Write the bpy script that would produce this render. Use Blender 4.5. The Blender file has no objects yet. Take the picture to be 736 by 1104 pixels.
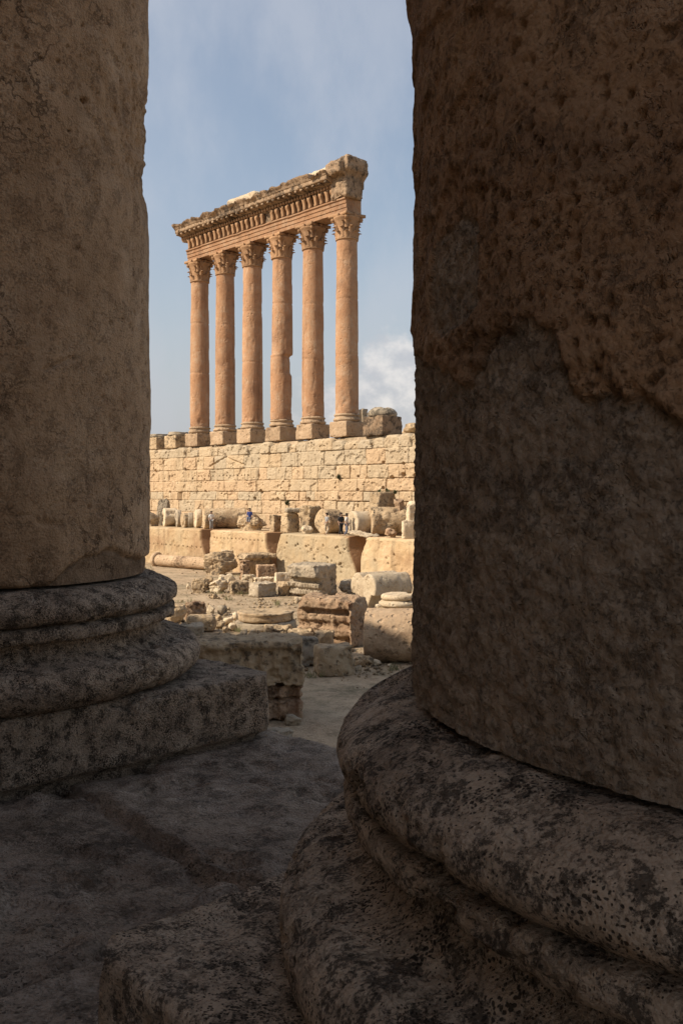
import bpy, math, random
import numpy as np
from mathutils import Vector

# ------------------------------------------------------------------ basics
scene = bpy.context.scene
COL = scene.collection
F = 1019.0 / 736.0          # focal length in picture widths
EYE = 7.0                   # eye height above the court
HOR = 532.0                 # horizon row in the photograph (736 x 1104)
rad = math.radians


def ray(px):
    return (px - 368.0) / 1019.0


def zat(py, dist):          # height of something seen at row py, dist metres away
    return EYE - (py - HOR) / 1019.0 * dist


# ------------------------------------------------------------------ noise (vectorised)
def _h(ix, iy, iz, seed):
    x = (ix.astype(np.int64) * 374761393 + iy.astype(np.int64) * 668265263 + iz.astype(np.int64) * 2147483647 + seed * 1274126177) & 0xFFFFFFFF
    x = ((x ^ (x >> 13)) * 1274126177) & 0xFFFFFFFF
    x = ((x ^ (x >> 16)) * 2246822519) & 0xFFFFFFFF
    x = x ^ (x >> 15)
    return (x & 0xFFFFFF) / float(0xFFFFFF)


def vnoise(P, seed=0):
    i = np.floor(P).astype(np.int64)
    f = P - i
    u = f * f * f * (f * (f * 6 - 15) + 10)
    r = 0
    for dx in (0, 1):
        wx = u[:, 0] if dx else 1 - u[:, 0]
        for dy in (0, 1):
            wy = u[:, 1] if dy else 1 - u[:, 1]
            for dz in (0, 1):
                wz = u[:, 2] if dz else 1 - u[:, 2]
                r = r + wx * wy * wz * _h(i[:, 0] + dx, i[:, 1] + dy, i[:, 2] + dz, seed)
    return r * 2 - 1


def fbm(P, octs=4, seed=0, gain=.5, lac=2.07):
    a, s, t = 1.0, 0, 0
    P = np.asarray(P, float)
    for k in range(octs):
        s = s + a * vnoise(P + 17.3 * k, seed + k * 31)
        t += a
        a *= gain
        P = P * lac
    return s / t


def ridged(P, octs=4, seed=0):
    a, s, t = 1.0, 0, 0
    P = np.asarray(P, float)
    for k in range(octs):
        s = s + a * (1 - np.abs(vnoise(P + 9.1 * k, seed + k * 57)))
        t += a
        a *= .55
        P = P * 2.1
    return s / t


def worley(P, seed=0):
    i = np.floor(P).astype(np.int64)
    best = np.full(len(P), 9.0)
    cid = np.zeros(len(P))
    for dx in (-1, 0, 1):
        for dy in (-1, 0, 1):
            for dz in (-1, 0, 1):
                a, b, c = i[:, 0] + dx, i[:, 1] + dy, i[:, 2] + dz
                q = np.stack([a + _h(a, b, c, seed), b + _h(a, b, c, seed + 1), c + _h(a, b, c, seed + 2)], 1)
                d = np.linalg.norm(P - q, axis=1)
                m = d < best
                best = np.where(m, d, best)
                cid = np.where(m, _h(a, b, c, seed + 3), cid)
    return best, cid


def sstep(a, b, x):
    t = np.clip((x - a) / (b - a), 0, 1)
    return t * t * (3 - 2 * t)


# ------------------------------------------------------------------ object helpers
def link_mesh(name, V, Fs, mat=None, parent=None, smooth=True, attrs=None):
    me = bpy.data.meshes.new(name)
    V = np.asarray(V, np.float32)
    if isinstance(Fs, np.ndarray):
        k = Fs.shape[1]
        me.vertices.add(len(V))
        me.vertices.foreach_set('co', V.ravel())
        me.loops.add(Fs.size)
        me.loops.foreach_set('vertex_index', Fs.astype(np.int32).ravel())
        me.polygons.add(len(Fs))
        me.polygons.foreach_set('loop_start', np.arange(0, Fs.size, k, dtype=np.int32))
        me.update(calc_edges=True)
    else:
        me.from_pydata(V.tolist(), [], [tuple(int(i) for i in f) for f in Fs])
        me.update()
    me.validate()
    if smooth:
        me.polygons.foreach_set('use_smooth', np.ones(len(me.polygons), bool))
    for k, a in (attrs or {}).items():
        at = me.attributes.new(k, 'FLOAT', 'POINT')
        at.data.foreach_set('value', np.asarray(a, np.float32))
    if mat:
        me.materials.append(mat)
    o = bpy.data.objects.new(name, me)
    COL.objects.link(o)
    if parent:
        o.parent = parent
    return o


def tag(o, label, cat, group=None, kind='thing'):
    o['label'] = label
    o['category'] = cat
    o['kind'] = kind
    if group:
        o['group'] = group
    return o


def struct(o, kind='structure'):
    o['kind'] = kind
    return o


def empty(name, loc, rz=0.0):
    o = bpy.data.objects.new(name, None)
    COL.objects.link(o)
    o.location = loc
    o.rotation_euler = (0, 0, rz)
    o.empty_display_size = .3
    return o


def grid_faces(nu, nv, wrap=False):
    i = np.arange(nu if wrap else nu - 1)[:, None]
    j = np.arange(nv - 1)[None, :]
    i2 = (i + 1) % nu
    a = i * nv + j
    b = i2 * nv + j
    return np.stack([a, b, b + 1, a + 1], -1).reshape(-1, 4)


_cg = {}


def cube_grid(nx, ny, nz):
    """unit box surface [-1,1]^3 with shared edge vertices"""
    k = (nx, ny, nz)
    if k in _cg:
        return _cg[k]
    quads = []
    n = np.array(k)
    for ax in range(3):
        u, v = [(1, 2), (2, 0), (0, 1)][ax]
        I, J = np.meshgrid(np.arange(n[u]), np.arange(n[v]), indexing='ij')
        for side in (0, 1):
            c = []
            for du, dv in ((0, 0), (1, 0), (1, 1), (0, 1)):
                p = np.zeros(I.shape + (3,), int)
                p[..., u] = I + du
                p[..., v] = J + dv
                p[..., ax] = side * n[ax]
                c.append(p)
            if side == 0:
                c = c[::-1]
            quads.append(np.stack(c, 2).reshape(-1, 4, 3))
    q = np.concatenate(quads)
    key = q[..., 0] * 10 ** 8 + q[..., 1] * 10 ** 4 + q[..., 2]
    uq, inv = np.unique(key.ravel(), return_inverse=True)
    V = np.stack([uq // 10 ** 8, (uq // 10 ** 4) % 10 ** 4, uq % 10 ** 4], 1) / n * 2.0 - 1
    _cg[k] = (V, inv.reshape(-1, 4))
    return _cg[k]


def block_mesh(w, d, h, res, seed, rnd=.08, rough=.03, cuts=0, cutdepth=.2, taper=0., mould=None, pits=0.):
    """weathered stone block, base on z=0"""
    rs = np.random.RandomState(seed)
    nx, ny, nz = [int(np.clip(round(s / res), 3, 160)) for s in (w, d, h)]
    V, Fq = cube_grid(nx, ny, nz)
    H = np.array([w, d, h]) / 2
    P = V * H
    off = rs.rand(3) * 50
    r = rnd * (.55 + .9 * (vnoise(P * (1.3 / max(rnd * 4, .1)) + off, seed) * .5 + .5))
    r = np.minimum(r, min(w, d, h) * .45)[:, None]
    Q = np.clip(P, -(H - r), H - r)
    D = P - Q
    L = np.linalg.norm(D, axis=1, keepdims=True)
    N = D / np.maximum(L, 1e-6)
    P = Q + N * r
    if mould is not None:
        P = mould(P, H)
    for k in range(cuts):
        n = rs.randn(3)
        n[2] = abs(n[2]) * .8
        n /= np.linalg.norm(n)
        c = np.abs(n * H).sum() * (1 - cutdepth * rs.uniform(.4, 1.2))
        dd = np.maximum(0, P @ n - c)
        P = P - dd[:, None] * n
    if taper:
        P[:, :2] *= (1 - taper * (P[:, 2:3] / H[2] * .5 + .5))
    s = max(.35, 1.1 / max(min(w, d, h), .05))
    disp = rough * (fbm(P * s * 1.2 + off, 5, seed) * 1.5 + .9 * (ridged(P * s * 4 + off, 4, seed + 7) - .6) + .5 * fbm(P * 9 + off, 3, seed + 8))
    fl = fbm(P * s * 1.9 + off * 2, 4, seed + 12)
    disp = disp - rough * 1.1 * sstep(.12, .2, fl) - rough * .9 * sstep(.32, .38, fl)
    if pits:
        wd, ci = worley(P * 3.2 + off, seed + 3)
        disp = disp - pits * sstep(.42, .15, wd) * (ci > .45)
    P = P + N * disp[:, None]
    P[:, 2] += H[2]
    P[:, 2] = np.maximum(P[:, 2], -.05)
    return P, Fq


def boulder_mesh(w, d, h, res, seed, lump=.28, cuts=6):
    rs = np.random.RandomState(seed)
    n = int(np.clip(round(max(w, d, h) / res), 8, 60))
    V, Fq = cube_grid(n, n, n)
    U = V / np.linalg.norm(V, axis=1, keepdims=True)
    P = .6 * U + .4 * V * .75
    off = rs.rand(3) * 40
    for k in range(cuts):
        nn = rs.randn(3)
        nn /= np.linalg.norm(nn)
        c = rs.uniform(.55, .85)
        dd = np.maximum(0, P @ nn - c)
        P = P - dd[:, None] * nn
    P = P * (1 + lump * fbm(P * 1.3 + off, 3, seed) + .22 * (ridged(P * 2.6 + off, 4, seed + 5) - .6) + .07 * fbm(P * 8 + off, 4, seed + 9))[:, None]
    lo, hi = P.min(0), P.max(0)
    P = (P - (lo + hi) / 2) / (hi - lo) * np.array([w, d, h])
    z = P[:, 2] + h / 2
    P[:, 2] = np.where(z < h * .12, -.06 + .3 * z, z)
    return P, Fq


def lathe_mesh(prof, nseg, seed=0, rough=0., res=.15, shape=None, chip=0., closed_caps=True):
    """profile [(r, z)], dense enough; returns verts, faces (axis z). caps closed to r=0"""
    pts = []
    pr = list(prof)
    if closed_caps:
        pr = [(0.001, pr[0][1])] + pr + [(0.001, pr[-1][1])]
    for (r0, z0), (r1, z1) in zip(pr[:-1], pr[1:]):
        L = math.hypot(r1 - r0, z1 - z0)
        k = max(1, int(round(L / res)))
        for i in range(k):
            pts.append((r0 + (r1 - r0) * i / k, z0 + (z1 - z0) * i / k))
    pts.append(pr[-1])
    pts = np.array(pts)
    th = np.linspace(0, 2 * math.pi, nseg, endpoint=False)
    R = pts[:, 0][None, :] * (shape(th)[:, None] if shape else np.ones((nseg, 1)))
    X, Y = R * np.cos(th)[:, None], R * np.sin(th)[:, None]
    Z = np.broadcast_to(pts[:, 1][None, :], X.shape)
    P = np.stack([X, Y, Z], -1).reshape(-1, 3)
    if rough:
        off = np.random.RandomState(seed).rand(3) * 60
        rr = np.hypot(P[:, 0], P[:, 1]) + 1e-6
        tg = np.gradient(pts, axis=0)
        nr, nz = tg[:, 1], -tg[:, 0]
        ln = np.hypot(nr, nz) + 1e-9
        nr, nz = nr / ln, nz / ln
        NR = np.broadcast_to(nr[None, :], X.shape).ravel()
        NZ = np.broadcast_to(nz[None, :], X.shape).ravel()
        N = np.stack([P[:, 0] / rr * NR, P[:, 1] / rr * NR, NZ], 1)
        dsp = rough * (1.5 * fbm(P * .9 + off, 5, seed) + .5 * fbm(P * 5 + off, 3, seed + 3))
        if chip:
            c = fbm(P * 1.1 + off + 9, 4, seed + 11)
            dsp = dsp - chip * sstep(.12, .45, c)
        P = P + N * dsp[:, None]
    return P, grid_faces(nseg, len(pts), True)[:, ::-1]


def join(parts):
    V, Fs, n = [], [], 0
    for v, f in parts:
        V.append(np.asarray(v, float))
        Fs.append(np.asarray(f) + n)
        n += len(v)
    return np.concatenate(V), np.concatenate(Fs)


def rotz(P, a):
    c, s = math.cos(a), math.sin(a)
    return np.stack([P[:, 0] * c - P[:, 1] * s, P[:, 0] * s + P[:, 1] * c, P[:, 2]], 1)


def box(x0, x1, y0, y1, z0, z1):
    V, Fq = cube_grid(1, 1, 1)
    lo, hi = np.array([x0, y0, z0]), np.array([x1, y1, z1])
    return lo + (V * .5 + .5) * (hi - lo), Fq


# ------------------------------------------------------------------ materials
def stone(name, base, dark, light, scale=1.0, stain=(.10, .055, .03), stain_amt=.35, lichen=.0, lichen_col=(.02, .016, .013),
          lichen_scale=6.0, lichen_edge=.06, pit=.5, pit_scale=8.0, bump=.4, bump_scale=20.0, streak=0.0, tone=None, zone=None, rough=.92, bump_dist=.02, grain=0., grain_scale=70., grain_col=(.05, .034, .024), big=.55, lichen_mix=.93, spots=(), spot_col=(.03, .021, .015), veins=0.):
    m = bpy.data.materials.new(name)
    m.use_nodes = True
    nt = m.node_tree
    N, L = nt.nodes, nt.links
    N.clear()

    def nd(t, **kw):
        n = N.new(t)
        for k, v in kw.items():
            setattr(n, k, v)
        return n

    def noise(vec, sc, det=6, ro=.6, dist=0.):
        n = nd('ShaderNodeTexNoise')
        n.inputs['Scale'].default_value = sc
        n.inputs['Detail'].default_value = det
        n.inputs['Roughness'].default_value = ro
        n.inputs['Distortion'].default_value = dist
        L.new(vec, n.inputs['Vector'])
        return n.outputs['Fac']

    def ramp(fac, a, b, inv=False):
        n = nd('ShaderNodeMapRange', interpolation_type='SMOOTHSTEP')
        n.inputs['From Min'].default_value = a
        n.inputs['From Max'].default_value = b
        n.inputs['To Min'].default_value = 1.0 if inv else 0.0
        n.inputs['To Max'].default_value = 0.0 if inv else 1.0
        L.new(fac, n.inputs['Value'])
        return n.outputs['Result']

    def mix(fac, a, b, blend='MIX'):
        n = nd('ShaderNodeMix', data_type='RGBA', blend_type=blend)
        for s, v in ((0, fac), (6, a), (7, b)):
            if hasattr(v, 'is_linked'):
                L.new(v, n.inputs[s])
            elif isinstance(v, (int, float)):
                n.inputs[s].default_value = v
            else:
                n.inputs[s].default_value = (*v, 1)
        return n.outputs[2]

    def math_(op, a, b=0.):
        n = nd('ShaderNodeMath', operation=op)
        for s, v in ((0, a), (1, b)):
            if hasattr(v, 'is_linked'):
                L.new(v, n.inputs[s])
            else:
                n.inputs[s].default_value = v
        return n.outputs[0]

    tc = nd('ShaderNodeTexCoord')
    oi = nd('ShaderNodeObjectInfo')
    va = nd('ShaderNodeVectorMath', operation='ADD')
    sc = nd('ShaderNodeVectorMath', operation='SCALE')
    sc.inputs[0].default_value = (37., 53., 71.)
    L.new(oi.outputs['Random'], sc.inputs['Scale'])
    L.new(tc.outputs['Object'], va.inputs[0])
    L.new(sc.outputs[0], va.inputs[1])
    vec = va.outputs[0]
    c = mix(ramp(noise(vec, 1.3 * scale, 8, .65), .3, .7), dark, light)
    c = mix(ramp(noise(vec, 5.0 * scale, 8, .7), .35, .65), c, base)
    c = mix(math_('MULTIPLY', ramp(noise(vec, .55 * scale, 7, .7, .6), .5, .72), stain_amt), c, stain)
    fine = noise(vec, 22 * scale, 6, .75)
    c = mix(math_('MULTIPLY', ramp(fine, .56, .74), .45), c, stain)
    c = mix(math_('MULTIPLY', ramp(fine, .44, .28), .35), c, light)
    if streak:
        mp = nd('ShaderNodeMapping')
        mp.inputs['Scale'].default_value = (1.0, 1.0, .06)
        L.new(vec, mp.inputs['Vector'])
        c = mix(math_('MULTIPLY', ramp(noise(mp.outputs[0], 2.2 * scale, 6, .7), .52, .68), streak), c, tuple(x * .35 for x in base))
    # per-stone tone
    tv = math_('ADD', math_('MULTIPLY', oi.outputs['Random'], .3), .85)
    c = mix(1.0, c, tv, 'MULTIPLY')
    if tone:
        at = nd('ShaderNodeAttribute', attribute_name='tone')
        c = mix(math_('MULTIPLY', ramp(at.outputs['Fac'], .25, 1.), tone[0]), c, tone[1])
        c = mix(math_('MULTIPLY', ramp(at.outputs['Fac'], .45, 0.), tone[0]), c, tone[2])
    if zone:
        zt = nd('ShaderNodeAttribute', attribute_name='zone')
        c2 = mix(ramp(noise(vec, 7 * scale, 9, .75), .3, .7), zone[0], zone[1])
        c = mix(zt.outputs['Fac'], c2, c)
    h = noise(vec, bump_scale, 9, .72)
    hb = math_('MULTIPLY', h, 1.0)
    if pit:
        vo = nd('ShaderNodeTexVoronoi')
        vo.inputs['Scale'].default_value = pit_scale
        vo.inputs['Randomness'].default_value = 1.
        wv = nd('ShaderNodeMix', data_type='VECTOR')
        nz = nd('ShaderNodeTexNoise')
        nz.inputs['Scale'].default_value = pit_scale * .7
        nz.inputs['Detail'].default_value = 5
        L.new(vec, nz.inputs['Vector'])
        wv.inputs[0].default_value = .18
        L.new(vec, wv.inputs[4])
        L.new(nz.outputs['Color'], wv.inputs[5])
        L.new(wv.outputs[1], vo.inputs['Vector'])
        sel = ramp(noise(vec, pit_scale * .22, 4, .6), .45, .6)
        p = math_('MULTIPLY', ramp(vo.outputs['Distance'], .12, .36, True), sel)
        hb = math_('SUBTRACT', hb, math_('MULTIPLY', p, pit * 1.2))
    if grain:
        g1 = noise(vec, grain_scale, 5, .7)
        g2 = noise(vec, grain_scale * .13, 5, .65)
        gs = math_('ADD', g1, math_('MULTIPLY', math_('SUBTRACT', g2, .5), .8))
        gf = ramp(gs, .53, .68)
        c = mix(math_('MULTIPLY', gf, grain), c, grain_col)
        c = mix(math_('MULTIPLY', ramp(gs, .46, .32), grain * .5), c, light)
        hb = math_('SUBTRACT', hb, math_('MULTIPLY', gf, .35))
        vg = nd('ShaderNodeTexVoronoi')
        vg.inputs['Scale'].default_value = grain_scale * 1.2
        L.new(vec, vg.inputs['Vector'])
        hb = math_('SUBTRACT', hb, math_('MULTIPLY', vg.outputs['Distance'], .35))
    if spots:
        wn = nd('ShaderNodeTexNoise')
        wn.inputs['Scale'].default_value = 45
        wn.inputs['Detail'].default_value = 3
        L.new(vec, wn.inputs['Vector'])
        ws = nd('ShaderNodeVectorMath', operation='MULTIPLY_ADD')
        ws.inputs[1].default_value = (.016, .016, .016)
        L.new(wn.outputs['Color'], ws.inputs[0])
        L.new(vec, ws.inputs[2])
        for ssc, sb, sg, sm, sa in spots:
            vs_ = nd('ShaderNodeTexVoronoi')
            vs_.inputs['Scale'].default_value = ssc
            L.new(ws.outputs[0], vs_.inputs['Vector'])
            thr = math_('ADD', math_('MULTIPLY', math_('SUBTRACT', noise(vec, sm, 6, .65), .5), sg), sb)
            sf = ramp(math_('SUBTRACT', thr, vs_.outputs['Distance']), -.03, .08)
            c = mix(math_('MULTIPLY', sf, sa), c, spot_col)
            hb = math_('SUBTRACT', hb, math_('MULTIPLY', sf, .45))
    if veins:
        vn = noise(vec, 3.2, 7, .62)
        vf = ramp(math_('ABSOLUTE', math_('SUBTRACT', vn, .5)), .014, .002)
        vf = math_('MULTIPLY', vf, ramp(noise(vec, 1.1, 3, .5), .48, .62))
        c = mix(math_('MULTIPLY', vf, veins), c, spot_col)
        hb = math_('SUBTRACT', hb, math_('MULTIPLY', vf, .4))
    if lichen:
        ln = noise(vec, lichen_scale, 11, .78)
        lb = noise(vec, lichen_scale * .18, 5, .6)
        ls = math_('ADD', ln, math_('MULTIPLY', math_('SUBTRACT', lb, .5), big))
        t = .66 - lichen * .3
        lf = ramp(ls, t - lichen_edge, t + lichen_edge)
        c = mix(math_('MULTIPLY', lf, lichen_mix), c, lichen_col)
        hb = math_('SUBTRACT', hb, math_('MULTIPLY', lf, .12))
    bs = nd('ShaderNodeBump')
    bs.inputs['Strength'].default_value = bump
    bs.inputs['Distance'].default_value = bump_dist
    L.new(hb, bs.inputs['Height'])
    bd = nd('ShaderNodeBsdfPrincipled')
    bd.inputs['Roughness'].default_value = rough
    bd.inputs['Specular IOR Level'].default_value = .15
    L.new(c, bd.inputs['Base Color'])
    L.new(bs.outputs[0], bd.inputs['Normal'])
    out = nd('ShaderNodeOutputMaterial')
    L.new(bd.outputs[0], out.inputs[0])
    return m


def plain(name, col, rough=.85):
    m = bpy.data.materials.new(name)
    m.use_nodes = True
    nt = m.node_tree
    b = nt.nodes['Principled BSDF']
    b.inputs['Roughness'].default_value = rough
    n = nt.nodes.new('ShaderNodeTexNoise')
    n.inputs['Scale'].default_value = 9
    mx = nt.nodes.new('ShaderNodeMix')
    mx.data_type = 'RGBA'
    mx.inputs[6].default_value = (*[c * .8 for c in col], 1)
    mx.inputs[7].default_value = (*col, 1)
    nt.links.new(n.outputs['Fac'], mx.inputs[0])
    nt.links.new(mx.outputs[2], b.inputs['Base Color'])
    return m


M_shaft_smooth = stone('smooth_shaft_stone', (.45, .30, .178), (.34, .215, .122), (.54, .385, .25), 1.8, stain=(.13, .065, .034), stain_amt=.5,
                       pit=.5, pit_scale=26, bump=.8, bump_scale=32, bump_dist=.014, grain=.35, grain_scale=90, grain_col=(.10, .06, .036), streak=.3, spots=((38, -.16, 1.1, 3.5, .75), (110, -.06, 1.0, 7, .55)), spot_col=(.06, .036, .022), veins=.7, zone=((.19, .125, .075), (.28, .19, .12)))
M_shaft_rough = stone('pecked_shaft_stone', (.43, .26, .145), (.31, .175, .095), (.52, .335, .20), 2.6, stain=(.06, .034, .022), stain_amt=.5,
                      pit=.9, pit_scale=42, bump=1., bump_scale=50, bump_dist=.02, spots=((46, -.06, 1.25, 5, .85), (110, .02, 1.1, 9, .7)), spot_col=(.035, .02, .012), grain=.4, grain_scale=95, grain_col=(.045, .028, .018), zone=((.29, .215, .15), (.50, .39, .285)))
M_base = stone('lichened_base_stone', (.52, .39, .275), (.36, .26, .178), (.63, .495, .37), 2.4, stain=(.12, .07, .045), stain_amt=.4,
               spots=((60, .06, 1.7, 4, .8), (130, .2, 1.9, 6, .85)), lichen=.38, lichen_scale=110, lichen_edge=.05, lichen_col=(.04, .03, .022), big=.7, lichen_mix=.8, pit=.7, pit_scale=40, bump=1., bump_scale=40, bump_dist=.018, grain=.3, grain_scale=120)
M_floor = stone('worn_paving_stone', (.44, .335, .245), (.26, .19, .138), (.64, .51, .40), 1.5, stain=(.09, .06, .04), stain_amt=.5,
                spots=((40, .06, 1.5, 3, .7), (100, .12, 1.4, 6, .7)), spot_col=(.05, .037, .027), lichen=.15, lichen_scale=40, lichen_edge=.1, lichen_col=(.08, .06, .045), big=.8, lichen_mix=.75, pit=.7, pit_scale=30, bump=1., bump_scale=30, bump_dist=.03, grain=.3, grain_scale=90)
M_hall = stone('temple_wall_stone', (.48, .36, .23), (.38, .27, .17), (.54, .42, .28), .5, pit=.4, pit_scale=3, bump=.4, bump_scale=6, bump_dist=.03)
M_wall = stone('honey_wall_stone', (.52, .395, .25), (.43, .31, .185), (.58, .46, .315), .6, stain=(.27, .165, .09), stain_amt=.5, pit=.6, pit_scale=3.0,
               bump=.8, bump_scale=5, bump_dist=.06, streak=.55, tone=(.65, (.45, .31, .19), (.36, .30, .215)), rough=.95)
M_mega = stone('megalith_stone', (.52, .38, .225), (.45, .31, .165), (.57, .44, .28), .4, stain=(.36, .22, .11), stain_amt=.35, pit=.4, pit_scale=2.5,
               bump=.9, bump_scale=4, bump_dist=.08, streak=.6, tone=(.9, (.25, .135, .07), (.36, .29, .19)))
M_col = stone('orange_column_stone', (.385, .215, .118), (.295, .155, .082), (.44, .305, .20), .45, stain=(.21, .115, .068), stain_amt=.65, pit=.5, pit_scale=3.5,
              bump=.9, bump_scale=5, bump_dist=.07, streak=.5)
M_cap = stone('carved_capital_stone', (.34, .20, .108), (.24, .137, .07), (.42, .265, .155), .8, stain=(.13, .075, .045), stain_amt=.55, pit=.4, pit_scale=5,
              bump=.6, bump_scale=8, bump_dist=.05)
M_corn = stone('weathered_cornice_stone', (.32, .22, .14), (.21, .14, .085), (.41, .30, .20), .9, stain=(.10, .065, .042), stain_amt=.75, lichen=.42, lichen_scale=1.6,
               lichen_col=(.07, .052, .037), pit=.4, pit_scale=5, bump=.7, bump_scale=7, bump_dist=.06)
M_rub = stone('rubble_stone', (.43, .315, .19), (.28, .195, .115), (.54, .42, .28), 1.1, stain=(.17, .10, .055), stain_amt=.6, lichen=.28, lichen_scale=3.5,
              lichen_col=(.13, .10, .07), pit=.8, pit_scale=4, bump=1., bump_scale=6, bump_dist=.1)
M_pale = stone('pale_cut_stone', (.55, .44, .30), (.43, .33, .21), (.64, .54, .40), 1.1, stain=(.26, .175, .105), stain_amt=.5, lichen=.2, lichen_scale=3, lichen_col=(.2, .15, .1), pit=.7, pit_scale=4, bump=.9,
               bump_scale=6, bump_dist=.08)
M_red = stone('reddish_carved_stone', (.40, .275, .175), (.28, .18, .11), (.49, .36, .24), .8, stain=(.22, .10, .05), stain_amt=.6, lichen=.3, lichen_scale=3.5,
              lichen_col=(.10, .06, .036), pit=.7, pit_scale=4, bump=1., bump_scale=7, bump_dist=.1)
M_grey = stone('grey_weathered_stone', (.34, .28, .20), (.24, .19, .135), (.45, .375, .28), .8, stain=(.15, .11, .075), stain_amt=.5, lichen=.3, lichen_scale=1.8,
               lichen_col=(.10, .085, .065), pit=.7, pit_scale=4, bump=.9, bump_scale=6, bump_dist=.07)
M_ped = stone('weathered_pedestal_stone', (.40, .28, .175), (.27, .185, .115), (.48, .36, .24), .8, stain=(.15, .09, .055), stain_amt=.7, lichen=.2, lichen_scale=2.5,
              lichen_col=(.12, .085, .055), pit=.8, pit_scale=4, bump=1., bump_scale=5, bump_dist=.08)
M_ground = stone('dusty_ground', (.37, .275, .18), (.26, .19, .12), (.46, .355, .24), .25, stain=(.19, .165, .09), stain_amt=.5, pit=.15, pit_scale=2, grain=.35, grain_scale=9, grain_col=(.17, .12, .075),
                 bump=.8, bump_scale=3, bump_dist=.06, lichen=.28, lichen_scale=.8, lichen_edge=.12, lichen_col=(.17, .14, .085))

# ------------------------------------------------------------------ directions
d = np.array([-.681, .732])           # along the far wall, away from us
n = np.array([.732, .681])            # across the court
N_WALL, N_COL, N_MEGA = 58.2, 59.6, 50.8
TERR = EYE - 3.37                     # terrace level
RZ = math.atan2(d[1], d[0])


def on_line(px, dist_n):
    """point on the line n.p = dist_n seen in column px"""
    k = ray(px)
    Z = dist_n / (n[0] * k + n[1])
    return np.array([k * Z, Z])


def along(px, dist_n):
    return float(on_line(px, dist_n) @ d)


def dn(t, nn):
    return d * t + n * nn


# ------------------------------------------------------------------ ground
def build_ground():
    def axis(lo, hi, step, far):
        c = np.arange(lo, hi + step, step)
        e = np.geomspace(step, far, 22)
        return np.concatenate([lo - e[::-1], c, hi + e])
    X = axis(-40, 40, .4, 4000)
    Y = axis(12, 92, .4, 4000)
    gx, gy = np.meshgrid(X, Y, indexing='ij')
    P = np.stack([gx, gy, gx * 0], -1).reshape(-1, 3)
    inside = sstep(60, 38, np.abs(P[:, 0])) * sstep(110, 90, P[:, 1])
    P[:, 2] = inside * (.10 * fbm(P * .14, 3, 3) + .05 * fbm(P * .7, 4, 5) - .03)
    o = link_mesh('ground', P, grid_faces(len(X), len(Y)), M_ground)
    struct(o)


build_ground()

# ------------------------------------------------------------------ near temple: axes of the two columns
AX_R = np.array([1.085, 1.80])
AX_L = np.array([-1.888, 4.526])
D2 = (AX_L - AX_R) / np.linalg.norm(AX_L - AX_R)
N2 = np.array([-D2[1], D2[0]])
if N2[1] < 0:
    N2 = -N2
NAX = float(AX_R @ N2)
Z_FLOOR = EYE - 1.245
Z_STY = EYE - 1.17
Z_PL = EYE - .858
Z_COLB = EYE - .382
COL_TOP = Z_STY + 15.0
EDGE = 3.3


def to_dn2(P2):
    return np.stack([P2 @ D2, P2 @ N2], 1)


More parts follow.
